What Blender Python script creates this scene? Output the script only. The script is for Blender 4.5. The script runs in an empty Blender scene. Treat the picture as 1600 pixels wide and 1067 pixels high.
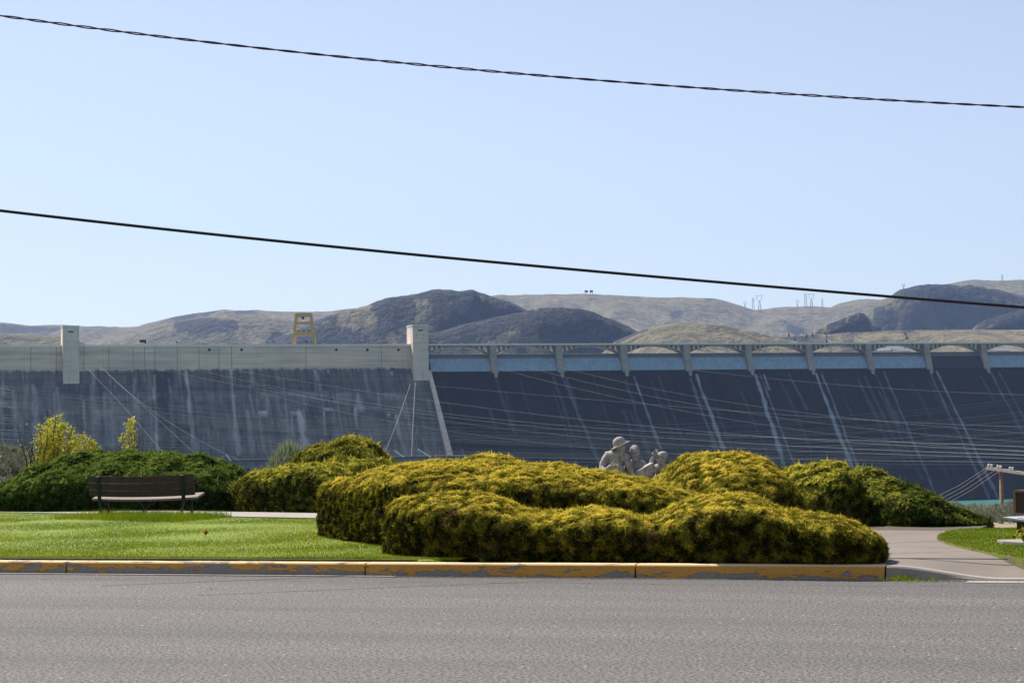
import bpy, bmesh, math, random
import numpy as np
from mathutils import Matrix, Vector, noise
random.seed(7); rng = np.random.default_rng(11)
PI = math.pi; R = math.radians
SC = bpy.context.scene; COL = SC.collection

# ---------------------------------------------------------------- camera
F = 3000.0; PITCH = math.atan(156.5/F); ROLL = R(-1.1)
cam = bpy.data.cameras.new('camera'); co = bpy.data.objects.new('camera', cam); COL.objects.link(co)
cam.sensor_width = 36; cam.lens = 36*F/1600; cam.clip_start = .1; cam.clip_end = 30000
CM = Matrix.Translation((0, 0, 1.6)) @ Matrix.Rotation(PI/2+PITCH, 4, 'X') @ Matrix.Rotation(ROLL, 4, 'Z')
co.matrix_world = CM; SC.camera = co
RM = np.array(CM.to_3x3())

# ---------------------------------------------------------------- light
SUN_EL, SUN_AZ = 50.0, -38.0          # azimuth measured from +Y (away from camera), negative = left
w = bpy.data.worlds.new('World'); SC.world = w; w.use_nodes = True
nt = w.node_tree; bg = nt.nodes['Background']
sky = nt.nodes.new('ShaderNodeTexSky'); sky.sky_type = 'NISHITA'; sky.sun_disc = False
sky.sun_elevation = R(SUN_EL); sky.sun_rotation = R(SUN_AZ)
sky.altitude = 300; sky.air_density = 1.0; sky.dust_density = 0.4; sky.ozone_density = 3.0
hs = nt.nodes.new('ShaderNodeHueSaturation'); hs.inputs['Saturation'].default_value = .58; nt.links.new(sky.outputs[0], hs.inputs['Color'])
tn = nt.nodes.new('ShaderNodeMix'); tn.data_type = 'RGBA'; tn.blend_type = 'MULTIPLY'; tn.inputs[0].default_value = 1; tn.inputs[7].default_value = (.97, .985, 1.01, 1)
nt.links.new(hs.outputs[0], tn.inputs[6]); nt.links.new(tn.outputs[2], bg.inputs[0]); bg.inputs[1].default_value = 0.071
sl = bpy.data.lights.new('sun', 'SUN'); sl.energy = 5.0; sl.angle = R(.53); sl.color = (1, .95, .86)
so = bpy.data.objects.new('sun', sl); COL.objects.link(so)
sd = Vector((math.sin(R(SUN_AZ))*math.cos(R(SUN_EL)), math.cos(R(SUN_AZ))*math.cos(R(SUN_EL)), math.sin(R(SUN_EL))))
so.rotation_euler = sd.to_track_quat('Z', 'Y').to_euler()
SC.view_settings.view_transform = 'Standard'; SC.view_settings.look = 'None'
SC.view_settings.exposure = 0.9; SC.view_settings.gamma = 1
SC.render.engine = 'CYCLES'
SC.cycles.volume_step_rate = 1

# ---------------------------------------------------------------- helpers
def ray(px, py):
    d = RM @ np.array([(px-800)/F, -(py-533.5)/F, -1.0]); return d
def at(px, py, Y):
    d = ray(px, py); return np.array([0, 0, 1.6]) + d*(Y/d[1])
def gp(px, py, z):
    d = ray(px, py); return np.array([0, 0, 1.6]) + d*((z-1.6)/d[2])
def vproj(p):
    q = RM.T @ (np.array(p)-np.array([0, 0, 1.6])); return 800+F*q[0]/-q[2], 533.5-F*q[1]/-q[2]

def tag(o, label=None, cat=None, group=None, kind=None):
    if label: o['label'] = label
    if cat: o['category'] = cat
    if group: o['group'] = group
    if kind: o['kind'] = kind
    return o
def empty(name, loc, rz=0):
    o = bpy.data.objects.new(name, None); COL.objects.link(o); o.location = loc; o.rotation_euler = (0, 0, rz); o.empty_display_size = .2
    return o
def mesh_np(name, V, faces, mat, parent=None, smooth=False, attr=None):
    """V (n,3); faces list or (m,k) array"""
    me = bpy.data.meshes.new(name)
    if isinstance(faces, np.ndarray):
        m, k = faces.shape
        me.vertices.add(len(V)); me.vertices.foreach_set('co', np.asarray(V, np.float32).ravel())
        me.loops.add(m*k); me.loops.foreach_set('vertex_index', faces.astype(np.int32).ravel())
        me.polygons.add(m); me.polygons.foreach_set('loop_start', np.arange(0, m*k, k, dtype=np.int32))
        me.update(calc_edges=True)
    else:
        me.from_pydata([tuple(v) for v in V], [], faces); me.update()
    if smooth:
        me.polygons.foreach_set('use_smooth', np.ones(len(me.polygons), dtype=bool))
    if attr:
        for nm, arr in attr.items():
            a = me.attributes.new(nm, 'FLOAT', 'POINT'); a.data.foreach_set('value', np.asarray(arr, np.float32))
    me.materials.append(mat)
    o = bpy.data.objects.new(name, me); COL.objects.link(o)
    if parent: o.parent = parent
    return o
class MB:
    def __init__(s): s.v = []; s.f = []
    def add(s, v, f):
        b = len(s.v); s.v += [tuple(map(float, p)) for p in v]; s.f += [tuple(b+i for i in q) for q in f]; return s
    def box(s, x0, x1, y0, y1, z0, z1):
        return s.add([(x0,y0,z0),(x1,y0,z0),(x1,y1,z0),(x0,y1,z0),(x0,y0,z1),(x1,y0,z1),(x1,y1,z1),(x0,y1,z1)],
                     [(0,3,2,1),(4,5,6,7),(0,1,5,4),(1,2,6,5),(2,3,7,6),(3,0,4,7)])
    def beam(s, a, b, w, h=None):
        a = Vector(a); b = Vector(b); h = h or w; d = (b-a).normalized()
        up = Vector((0,0,1)) if abs(d.z) < .9 else Vector((0,1,0))
        r = d.cross(up).normalized()*w/2; u = r.cross(d).normalized()*h/2
        return s.add([a-r-u, a+r-u, a+r+u, a-r+u, b-r-u, b+r-u, b+r+u, b-r+u],
                     [(0,3,2,1),(4,5,6,7),(0,1,5,4),(1,2,6,5),(2,3,7,6),(3,0,4,7)])
    def tube(s, pts, rad, n=6):
        P = [Vector(p) for p in pts]; k = len(P); rads = rad if hasattr(rad, '__len__') else [rad]*k
        b = len(s.v); up = Vector((0, 0, 1))
        for i in range(k):
            d = (P[min(i+1, k-1)]-P[max(i-1, 0)]).normalized()
            u0 = up if abs(d.z) < .95 else Vector((1, 0, 0))
            r = d.cross(u0).normalized(); u = r.cross(d)
            for j in range(n):
                a = 2*PI*j/n; s.v.append(tuple(P[i]+(r*math.cos(a)+u*math.sin(a))*rads[i]))
        for i in range(k-1):
            for j in range(n):
                s.f.append((b+i*n+j, b+i*n+(j+1)%n, b+(i+1)*n+(j+1)%n, b+(i+1)*n+j))
        s.f.append(tuple(b+j for j in range(n))[::-1]); s.f.append(tuple(b+(k-1)*n+j for j in range(n)))
        return s
    def prism(s, poly, y0, y1, axis='y'):
        n = len(poly)
        if axis == 'y': v = [(p[0], y0, p[1]) for p in poly]+[(p[0], y1, p[1]) for p in poly]
        elif axis == 'x': v = [(y0, p[0], p[1]) for p in poly]+[(y1, p[0], p[1]) for p in poly]
        else: v = [(p[0], p[1], y0) for p in poly]+[(p[0], p[1], y1) for p in poly]
        return s.add(v, [tuple(range(n))[::-1], tuple(range(n, 2*n))]+[(i, (i+1) % n, n+(i+1) % n, n+i) for i in range(n)])
    def build(s, name, mat, parent=None, smooth=False, fix=True):
        o = mesh_np(name, s.v, s.f, mat, parent, smooth)
        if fix:
            bm = bmesh.new(); bm.from_mesh(o.data); bmesh.ops.recalc_face_normals(bm, faces=bm.faces); bm.to_mesh(o.data); bm.free()
        return o

# ---- material helper
class NT:
    def __init__(s, name):
        s.m = bpy.data.materials.new(name); s.m.use_nodes = True; s.t = s.m.node_tree; s.b = s.t.nodes['Principled BSDF']
        s.b.inputs['Roughness'].default_value = .85; s.b.inputs['Specular IOR Level'].default_value = .3
    def n(s, ty, **kw):
        x = s.t.nodes.new(ty)
        for k, v in kw.items(): setattr(x, k, v)
        return x
    def L(s, a, b): s.t.links.new(a, b)
    def inp(s, sock, v):
        if isinstance(v, (int, float, tuple, list)): sock.default_value = v
        else: s.L(v, sock)
    def coord(s, kind='Object', scale=(1, 1, 1), rot=(0, 0, 0)):
        c = s.n('ShaderNodeTexCoord'); m = s.n('ShaderNodeMapping'); m.inputs['Scale'].default_value = scale
        m.inputs['Rotation'].default_value = rot
        s.L(c.outputs[kind], m.inputs[0]); return m.outputs[0]
    def noise(s, scale, detail=3, rough=.55, vec=None, dist=0):
        x = s.n('ShaderNodeTexNoise'); x.inputs['Scale'].default_value = scale; x.inputs['Detail'].default_value = detail
        x.inputs['Roughness'].default_value = rough; x.inputs['Distortion'].default_value = dist
        s.L(vec if vec is not None else s.coord(), x.inputs['Vector']); return x.outputs['Fac']
    def vor(s, scale, vec=None, feature='F1'):
        x = s.n('ShaderNodeTexVoronoi'); x.feature = feature; x.inputs['Scale'].default_value = scale
        s.L(vec if vec is not None else s.coord(), x.inputs['Vector']); return x
    def rng(s, v, a, b, c=0, d=1):
        x = s.n('ShaderNodeMapRange'); s.inp(x.inputs[0], v)
        for i, q in enumerate((a, b, c, d)): x.inputs[i+1].default_value = q
        return x.outputs[0]
    def mix(s, f, a, b, mode='MIX'):
        x = s.n('ShaderNodeMix', data_type='RGBA', blend_type=mode); s.inp(x.inputs[0], f)
        for i, q in ((6, a), (7, b)):
            s.inp(x.inputs[i], (*q, 1) if isinstance(q, tuple) and len(q) == 3 else q)
        return x.outputs[2]
    def math(s, op, a, b=0):
        x = s.n('ShaderNodeMath', operation=op); s.inp(x.inputs[0], a); s.inp(x.inputs[1], b); return x.outputs[0]
    def attr(s, name):
        x = s.n('ShaderNodeAttribute'); x.attribute_name = name; return x.outputs['Fac']
    def bump(s, h, strength=.5, dist=.01):
        x = s.n('ShaderNodeBump'); x.inputs['Strength'].default_value = strength; x.inputs['Distance'].default_value = dist
        s.L(h, x.inputs['Height']); s.L(x.outputs[0], s.b.inputs['Normal'])
    def col(s, c): s.inp(s.b.inputs['Base Color'], (*c, 1) if isinstance(c, tuple) and len(c) == 3 else c); return s
    def rough(s, v): s.inp(s.b.inputs['Roughness'], v); return s
def simple(name, c, c2=None, scale=5, rough=.8, bump=0, metal=0):
    t = NT(name); c2 = c2 or tuple(q*.75 for q in c)
    f = t.noise(scale, 4); t.col(t.mix(t.rng(f, .3, .7), c, c2)); t.rough(rough); t.b.inputs['Metallic'].default_value = metal
    if bump: t.bump(t.noise(scale*6, 3), .6, bump)
    return t.m
def pnoise(x, y, z=0.): return noise.noise(Vector((float(x), float(y), float(z))))
def sstep(t): t = np.clip(t, 0, 1); return t*t*(3-2*t)
def vnoise(x, y, seed=0):
    """vectorised value noise, about -1..1"""
    x = np.asarray(x, float); y = np.asarray(y, float)
    xi = np.floor(x).astype(np.int64); yi = np.floor(y).astype(np.int64); fx = x-xi; fy = y-yi
    def h(a, b):
        n = (a*374761393 + b*668265263 + seed*1274126177) & 0x7fffffff
        n = ((n ^ (n >> 13))*1274126177) & 0x7fffffff
        return ((n ^ (n >> 16)) & 0xffff)/32767.5-1
    u = fx*fx*(3-2*fx); v = fy*fy*(3-2*fy)
    return (h(xi, yi)*(1-u)+h(xi+1, yi)*u)*(1-v)+(h(xi, yi+1)*(1-u)+h(xi+1, yi+1)*u)*v
def fbm(x, y, o=4, seed=0):
    r = 0; a = .5
    for i in range(o): r = r+a*vnoise(x*2**i+i*17.3, y*2**i+i*9.1, seed+i); a *= .5
    return r

# ---- materials
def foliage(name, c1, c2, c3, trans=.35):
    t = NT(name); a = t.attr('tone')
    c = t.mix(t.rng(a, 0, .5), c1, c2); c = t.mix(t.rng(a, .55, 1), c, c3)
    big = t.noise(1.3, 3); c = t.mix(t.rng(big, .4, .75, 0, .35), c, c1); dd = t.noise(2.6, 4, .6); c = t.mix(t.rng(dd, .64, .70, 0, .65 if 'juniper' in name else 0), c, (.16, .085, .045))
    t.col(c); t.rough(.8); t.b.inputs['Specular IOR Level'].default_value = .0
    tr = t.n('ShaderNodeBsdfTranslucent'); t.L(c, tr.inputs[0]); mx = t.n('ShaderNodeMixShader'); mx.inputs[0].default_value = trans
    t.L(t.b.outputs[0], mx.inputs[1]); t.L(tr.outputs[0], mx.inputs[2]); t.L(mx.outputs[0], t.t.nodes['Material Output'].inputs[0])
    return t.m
M = {}
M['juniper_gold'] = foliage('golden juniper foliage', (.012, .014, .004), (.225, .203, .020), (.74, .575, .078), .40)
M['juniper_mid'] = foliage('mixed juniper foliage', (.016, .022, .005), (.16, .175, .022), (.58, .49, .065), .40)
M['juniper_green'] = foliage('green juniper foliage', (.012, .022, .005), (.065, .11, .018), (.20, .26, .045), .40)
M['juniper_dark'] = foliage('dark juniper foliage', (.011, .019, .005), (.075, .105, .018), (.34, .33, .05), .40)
M['twigs'] = simple('dead inner twigs', (.014, .011, .006), (.006, .006, .004), 30)
M['bark'] = simple('brown bark', (.06, .042, .03), (.03, .02, .016), 20, bump=.01)
M['spring'] = foliage('spring leaves', (.24, .24, .03), (.50, .47, .04), (.70, .64, .10), .45)
M['sage'] = foliage('sage leaves', (.10, .11, .075), (.19, .20, .14), (.34, .33, .25), .2)
M['rabbit'] = foliage('rabbitbrush leaves', (.13, .16, .09), (.24, .28, .17), (.40, .44, .30), .25)
M['grass'] = foliage('grass blades', (.11, .17, .008), (.21, .26, .012), (.24, .265, .03), .3)

def asphalt():
    t = NT('worn asphalt'); v = t.coord()
    ag = t.noise(34, 4, .75, v); st = t.vor(48, v); big = t.noise(.35, 5, .65, t.coord(scale=(.25, 2.2, 1)))
    lane = t.noise(.5, 2, .5, t.coord(scale=(.03, 1, 1)))
    c = t.mix(t.rng(ag, .40, .60), (.016, .015, .015), (.235, .212, .205))
    sep = t.n('ShaderNodeSeparateColor'); t.L(st.outputs['Color'], sep.inputs[0])
    c = t.mix(t.math('MULTIPLY', t.rng(st.outputs['Distance'], .15, .42, 1, 0), t.rng(sep.outputs[0], .55, .75)), c, (.33, .31, .31))
    c = t.mix(t.rng(big, .40, .66, 0, .40), c, (.055, .052, .054)); c = t.mix(t.rng(lane, .45, .6, 0, .25), c, (.05, .048, .05))
    cr = t.noise(2.2, 5, .7, t.coord(scale=(.25, 6, 1))); c = t.mix(t.rng(cr, .62, .70, 0, .6), c, (.035, .033, .035))
    sy_ = t.n('ShaderNodeSeparateXYZ'); t.L(t.coord(), sy_.inputs[0]); wv = t.noise(.7, 4, .6); cn = t.noise(3, 3, .6)
    seam = t.rng(t.math('ABSOLUTE', t.math('ADD', sy_.outputs[1], t.rng(wv, .2, .8, .62, 1.0))), .006, .03, 1, 0)
    c = t.mix(t.math('MULTIPLY', seam, t.rng(cn, .42, .52)), c, (.02, .02, .02)); wh = t.vor(9, v); rnd = t.n('ShaderNodeSeparateColor'); t.L(wh.outputs['Color'], rnd.inputs[0])
    spot = t.math('MULTIPLY', t.rng(wh.outputs['Distance'], .08, .14, 1, 0), t.rng(rnd.outputs[0], .90, .92))
    c = t.mix(spot, c, (.55, .52, .5)); t.col(c); t.rough(.9); t.bump(ag, 1., .02); return t.m
M['asphalt'] = asphalt()
def curb_mat():
    t = NT('peeling yellow kerb paint'); v = t.coord(scale=(1.1, 5, 5)); vs = t.coord(scale=(1.6, 6, 6))
    n1 = t.noise(1.9, 6, .62, vs, .5); n2 = t.noise(22, 3, .6, v)
    sz = t.n('ShaderNodeSeparateXYZ'); t.L(t.coord(), sz.inputs[0])
    low = t.rng(sz.outputs[2], 0.0, .12, .13, -.06)
    left = t.rng(sz.outputs[0], -1.5, 1.2, .055, -.03)
    f = t.math('ADD', t.math('ADD', n1, low), left)
    mask = t.rng(f, .545, .56)
    edge = t.rng(t.math('ABSOLUTE', t.math('SUBTRACT', f, .548)), .003, .012, 1, 0)
    paint = t.mix(t.rng(n2, .35, .7), (.58, .29, .055), (.44, .21, .04))
    conc = t.mix(t.rng(n2, .3, .7), (.19, .17, .15), (.29, .26, .23))
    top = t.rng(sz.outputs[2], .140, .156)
    paint = t.mix(t.math('MULTIPLY', top, .75), paint, (.80, .60, .36))  # kerb top paler: sun bleach plus its lit highlight put into the paint
    c = t.mix(mask, paint, conc); c = t.mix(t.math('MULTIPLY', edge, .8), c, (.05, .035, .02))
    t.col(c); t.rough(.8); t.bump(t.math('ADD', t.math('MULTIPLY', mask, -.6), n2), .7, .006); return t.m
M['curb'] = curb_mat()
def concrete(name, c1, c2, s=1.5, speck=60):
    t = NT(name); a = t.noise(s, 5, .6); b = t.noise(speck, 3, .6)
    c = t.mix(t.rng(a, .3, .7), c1, c2); c = t.mix(t.rng(b, .55, .75, 0, .45), c, tuple(q*.55 for q in c1))
    t.col(c); t.rough(.9); t.bump(b, .5, .004); return t.m
M['gutter'] = concrete('gutter concrete', (.30, .265, .23), (.22, .195, .17))
M['path'] = concrete('path concrete', (.185, .152, .128), (.135, .112, .097), .8, 40)
M['soil'] = simple('dry soil', (.10, .075, .045), (.05, .038, .022), 9, bump=.01)
def lawn_mat():
    t = NT('lawn turf'); a = t.noise(.5, 5, .6, t.coord(scale=(1, .5, 1))); b = t.noise(30, 4, .7); e = t.noise(3, 4, .6, t.coord(scale=(.6, 1, 1)))
    c = t.mix(t.rng(a, .35, .65), (.14, .20, .010), (.21, .245, .016)); c = t.mix(t.rng(b, .3, .7, 0, .5), c, (.06, .11, .012))
    c = t.mix(t.rng(e, .52, .75, 0, .7), c, (.27, .27, .06)); t.col(c); t.rough(.9); t.bump(b, .8, .02); return t.m
M['lawn'] = lawn_mat()
def ground_mat():
    t = NT('dry rangeland soil'); a = t.noise(.25, 5, .6); b = t.noise(4, 5, .65)
    c = t.mix(t.rng(a, .35, .65), (.26, .20, .13), (.20, .19, .12)); c = t.mix(t.rng(b, .45, .7, 0, .6), c, (.13, .12, .08))
    t.col(c); t.rough(1.); t.bump(b, .7, .08); return t.m
M['ground'] = ground_mat()
M['wire'] = simple('black cable rubber', (.012, .012, .013), rough=.6)
M['conductor'] = simple('aluminium conductor', (.28, .26, .25), rough=.5)
M['stone'] = simple('grey cast stone', (.40, .37, .33), (.17, .155, .145), 11, bump=.02)
M['wood_bench'] = simple('stained bench wood', (.055, .030, .024), (.035, .020, .016), 8, .6, .003)
M['wood_bench_top'] = simple('pale seat plank', (.22, .16, .13), (.15, .11, .09), 14, .7, .003)  # seat planks, paler than the backrest wood
M['iron'] = simple('dark green cast iron', (.012, .028, .022), (.008, .016, .014), 10, .5)
M['brown_sign'] = simple('dark brown sign panel', (.055, .032, .020), (.035, .02, .014), 6, .6)
M['red_post'] = simple('redwood post', (.16, .045, .028), (.10, .03, .02), 14, .7)
M['white_sheet'] = simple('pale grey sheet', (.42, .42, .46), (.34, .34, .38), 5, .4)
M['pole'] = simple('weathered pole wood', (.24, .15, .10), (.15, .09, .06), 6, .8)
M['crossarm'] = simple('bleached crossarm wood', (.46, .40, .36), (.34, .30, .27), 6, .8)
M['glassy'] = simple('white insulator', (.7, .7, .7), rough=.3)
M['crane'] = simple('yellow crane paint', (.60, .38, .12), (.50, .30, .09), .6, .6)
M['dark'] = simple('dark metal', (.02, .02, .025), rough=.6)
M['steel'] = simple('galvanised steel', (.22, .22, .23), rough=.5)
M['leaf'] = simple('dry orange leaf', (.42, .13, .02), (.30, .08, .02), 40)
M['drywhite'] = simple('bleached leaf', (.6, .42, .30), rough=.8)
def water_mat(name, c, r=.12):
    t = NT(name); t.col(c); t.rough(r); t.b.inputs['Specular IOR Level'].default_value = .5
    t.bump(t.noise(.35, 4, .6, t.coord(scale=(1, .4, 1))), .5, .6); return t.m
M['water'] = water_mat('teal river water', (.008, .11, .10), .45)
M['lake'] = water_mat('blue lake water', (.03, .08, .14))

# ---------------------------------------------------------------- haze values at the end of the file
# ---------------------------------------------------------------- setting near the camera
CA = R(14.3)
cb = [gp(0, 896, 0), gp(620, 900.5, 0), gp(1380, 906.5, 0)]
P0 = np.array(cb[1][:2]); dv = cb[2][:2]-cb[0][:2]; CANG = math.atan2(dv[1], dv[0])
U = np.array([math.cos(CANG), math.sin(CANG)]); N = np.array([-U[1], U[0]])
def rd(u, n, z=0.): p = P0+U*u+N*n; return (p[0], p[1], z)     # road frame: u along kerb (0 at px 620), n beyond it
def u_of(px, py, z=0.): g = gp(px, py, z)[:2]-P0; return float(g@U)
uj = [u_of(132, 893), u_of(577, 899), u_of(990, 904), u_of(1382, 907)]
def road_obj(o):  # objects built in the road frame
    o.location = (P0[0], P0[1], 0); o.rotation_euler = (0, 0, CANG); return o

# ground terrain sheet (one sheet out to the river and beyond)
RIVER_Z = -40.5
def zground(x, y):
    x = np.asarray(x, float); y = np.asarray(y, float)
    n = (x-P0[0])*N[0]+(y-P0[1])*N[1]
    z = np.where(n < 0.6, -.3, .10)
    z = -.3+.4*sstep((n-.3)/1.0)
    t = np.clip(y-49, 0, None)
    z = z-np.minimum(t, 32)*.052 - np.clip(y-82, 0, None)*.31
    z = z-sstep((x-4.2)/2.5)*(np.clip(y-31, 0, 50)*.033-np.minimum(t, 32)*.052*0-np.minimum(t, 32)*.052+0)*1.0
    b = np.exp(-((y-66)/11)**2)*sstep((-x-11.5)/8)*2.45*sstep((y-46)/10)
    b2 = sstep((-x-12)/30)*sstep((y-48)/30)*np.clip(1-(y-60)/200, 0, 1)*1.0
    z = z+b+b2+sstep((y-50)/15)*(vnoise(x*.35, y*.25, 3)*.16+vnoise(x*1.1, y*.9, 5)*.06)
    z = np.maximum(z, RIVER_Z-6)
    far = sstep((np.hypot(x, y-600)-1500)/600)
    side = sstep((np.abs(x)-650)/500)*sstep((y-200)/300)
    return z+side*40
xs = np.concatenate([np.linspace(-9000, -60, 46)[:-1], np.arange(-60, 60, .9), np.linspace(60, 9000, 46)])
ys = np.concatenate([np.linspace(-900, 10, 12)[:-1], np.arange(10, 120, .8), np.linspace(120, 400, 60)[0:], np.linspace(430, 1120, 24)])
GX, GY = np.meshgrid(xs, ys); V = np.stack([GX.ravel(), GY.ravel(), zground(GX, GY).ravel()], 1)
def gridf(ny, nx):
    i = np.arange(ny-1)[:, None]*nx+np.arange(nx-1)[None]; i = i.ravel(); return np.stack([i, i+1, i+nx+1, i+nx], 1)
tag(mesh_np('ground', V, gridf(len(ys), len(xs)), M['ground'], smooth=True), kind='structure')
# road
b = MB(); b.add([(-80, -70, 0), (80, -70, 0), (80, -.12, 0), (-80, -.12, 0)], [(0, 1, 2, 3)])
tag(road_obj(b.build('road', M['asphalt'])), kind='structure')
b = MB(); b.box(-80, u_of(625, 900), -.12, -.002, -.1, .012); b.box(uj[3]+.9, 80, -.30, -.002, -.1, .006)
b.box(u_of(625, 900), uj[3]+.9, -.07, -.002, -.1, .004)
tag(road_obj(b.build('gutter', M['gutter'])), kind='structure')
# kerb: bevelled profile, cut into lengths
def curb_piece(u0, u1, zt0=.165, zt1=.165, mat='curb', n=24):
    v = []; f = []
    for i in range(n+1):
        u = u0+(u1-u0)*i/n; zt = zt0+(zt1-zt0)*sstep(i/n)
        j = .004*pnoise(u*3, 1.2)
        prof = [(-.002+j, -.1), (.006+j, zt*.45), (.018+j, zt-.022), (.034+j, zt-.004), (.055, zt), (.165, zt), (.17, -.1)]
        v += [(u, a, c) for a, c in prof]
    m = 7
    for i in range(n):
        for k in range(m): f.append((i*m+k, (i+1)*m+k, (i+1)*m+(k+1) % m, i*m+(k+1) % m))
    f += [tuple(range(m)), tuple(n*m+k for k in range(m))[::-1]]
    mb = MB(); mb.add(v, f); return mb
ends = [-14, uj[0]-3.6, uj[0], uj[1], uj[2], uj[3]]
b = MB()
for i in range(5):
    p = curb_piece(ends[i]+.012, ends[i+1]-.012); b.add(p.v, p.f)
tag(road_obj(b.build('kerb', M['curb'])), kind='structure')
b = MB(); p = curb_piece(uj[3]+.01, uj[3]+1.25, .16, .028, n=30); b.add(p.v, p.f)
p = curb_piece(uj[3]+1.25, 60, .028, .028, n=40); b.add(p.v, p.f)
tag(road_obj(b.build('kerb_ramp', M['gutter'])), kind='structure')

# lawn left: raised turf with a ragged edge
def lawn_sheet(name, xy_poly_fn, nu, nn, z=.2):
    pass
LZ = .20
def lawn_grid(name, u0, u1, n0, n1, nfun0, nfun1, nu=160, nn=60, zc=.0, tight=True):
    uu = np.linspace(u0, u1, nu); V = []; 
    for i in range(nn):
        t = i/(nn-1)
        for u in uu:
            a = nfun0(u); c = nfun1(u); n = a+(c-a)*t
            z = LZ+.012*pnoise(u*.6, n*.5)
            if i == 0: z = LZ-.03
            V.append((u, n+(0 if i else .0), z))
    return mesh_np(name, V, gridf(nn, nu), M['lawn'], smooth=True)
uL = u_of(640, 905)
frontL = lambda u: .20+.02*pnoise(u*4, 3.3)+.012*pnoise(u*15, 1)
# sidewalk line (thin pale strip): y 799@0, 805@400, 810@510
s0 = gp(0, 801, LZ)[:2]-P0; s1 = gp(500, 810.5, LZ)[:2]-P0
ns0, us0, ns1, us1 = float(s0@N), float(s0@U), float(s1@N), float(s1@U)
backL = lambda u: ns0+(u-us0)/(us1-us0)*(ns1-ns0)
lw = lawn_grid('lawn', -24, uL+.35, 0, 0, frontL, backL, 260, 50)
tag(road_obj(lw), kind='structure')
# sidewalk beyond
b = MB()
uu = np.linspace(-24, 1, 13)
v = []; f = []
for i, u in enumerate(uu): v += [(u, backL(u)+.0, LZ+.02), (u, backL(u)+1.9, LZ+.02), (u, backL(u)+1.9, .0), (u, backL(u)+.0, .0)]
for i in range(12):
    for k in range(4): f.append((4*i+k, 4*i+4+k, 4*i+4+(k+1) % 4, 4*i+(k+1) % 4))
b.add(v, f); tag(road_obj(b.build('pavement', M['gutter'])), kind='structure')
# soil bed under the hedges
b = MB(); b.box(uL-.2, uj[3]-.05, .175, 9.5, -.05, .155); b.box(-24, uL-.2, .222, .8, -.05, LZ-.012); b.box(-24, uL-.2, .172, .222, -.05, .10); tag(road_obj(b.build('soil_bed', M['soil'])), kind='structure')
# path to the right (world polygon), lawn island right
PZ = .165
def poly_sheet(name, pts, z, mat, zb=-.1):
    return MB().prism([(p[0], p[1]) for p in pts], zb, z, 'z').build(name, mat)
def gpw(l, z): return [tuple(gp(x, y, z)[:2]) for x, y in l]
bk0 = gp(1300, 822, PZ)[:2]-P0; bk1 = gp(1700, 826, PZ)[:2]-P0
bkn = lambda u: float(bk0@N)+(u-float(bk0@U))/float(bk1@U-bk0@U)*float(bk1@N-bk0@N)
def kerb_z(u): return .16+(.028-.16)*sstep((u-uj[3])/1.25)
V = []; NU, NN_ = 90, 50
for i in range(NN_):
    t = (i/(NN_-1))**1.5
    for j in range(NU):
        q = (j/(NU-1))**1.6; u = uj[3]-.03+q*22; n_ = .172+t*(bkn(u)-.172); u -= (1-q)*(.7*float(sstep((n_-.2)/.25))+4.2*float(sstep((n_-1.9)/1.6)))
        z = kerb_z(u)+(PZ-kerb_z(u))*float(sstep((n_-.17)/1.9)); V.append((u, n_, z))
tag(road_obj(mesh_np('path', V, gridf(NN_, NU), M['path'], smooth=True)), kind='structure')
lip = [(1500, 829), (1480, 832), (1466, 838), (1464, 843), (1478, 850), (1505, 857), (1540, 865), (1575, 872), (1600, 876), (1640, 880), (1760, 884), (1900, 880), (1900, 826), (1700, 826), (1560, 827)]
def lawn_dry():
    t = NT('thin dry turf'); a = t.noise(2.5, 5, .65); b = t.noise(30, 4, .7)
    c = t.mix(t.rng(a, .46, .56), (.15, .20, .014), (.17, .125, .075)); c = t.mix(t.rng(b, .4, .7, 0, .5), c, (.07, .08, .02)); t.col(c); t.rough(1.); t.bump(b, .8, .02); return t.m
M['lawn_dry'] = lawn_dry()
rl = poly_sheet('lawn_island', gpw(lip, PZ), PZ+.02, M['lawn_dry'], 0)
tag(rl, kind='structure')
# expansion joint on path
b = MB(); a0 = gp(1385, 872, PZ); a1 = gp(1575, 873, PZ); b.beam((a0[0], a0[1], PZ), (a1[0], a1[1], PZ), .035, .008)
tag(b.build('path_joint', M['dark']), kind='structure')
# low plateau far edge under sage right
# ---------------------------------------------------------------- foliage tools
def shell(P, Nn, L, W, blades=3, tone=None):
    """scale-like sprays lying along the surface, tips lifted a little"""
    n = len(P); Vs = []; T = []
    for k in range(blades):
        r = rng.normal(0, 1, (n, 3)); r[:, 2] += .35; tg = r-(r*Nn).sum(1, keepdims=True)*Nn; tg /= np.linalg.norm(tg, axis=1, keepdims=True)+1e-9
        d = tg+Nn*(.05+.35*rng.random((n, 1))); d /= np.linalg.norm(d, axis=1, keepdims=True)
        m_ = Nn+rng.normal(0, .20, (n, 3)); s = np.cross(d, m_); s /= np.linalg.norm(s, axis=1, keepdims=True)+1e-9
        l = L*(.6+.8*rng.random((n, 1))); w_ = W*(.7+.6*rng.random((n, 1)))
        Vs.append(np.stack([P-s*w_*.5-d*l*.35, P+s*w_*.6+d*l*.15, P+d*l*.8], 1).reshape(-1, 3))
        T.append(np.repeat(np.clip(tone+rng.normal(0, .10, n), 0, 1), 3))
    V = np.concatenate(Vs); return V, np.arange(len(V)).reshape(-1, 3), np.concatenate(T)
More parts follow.
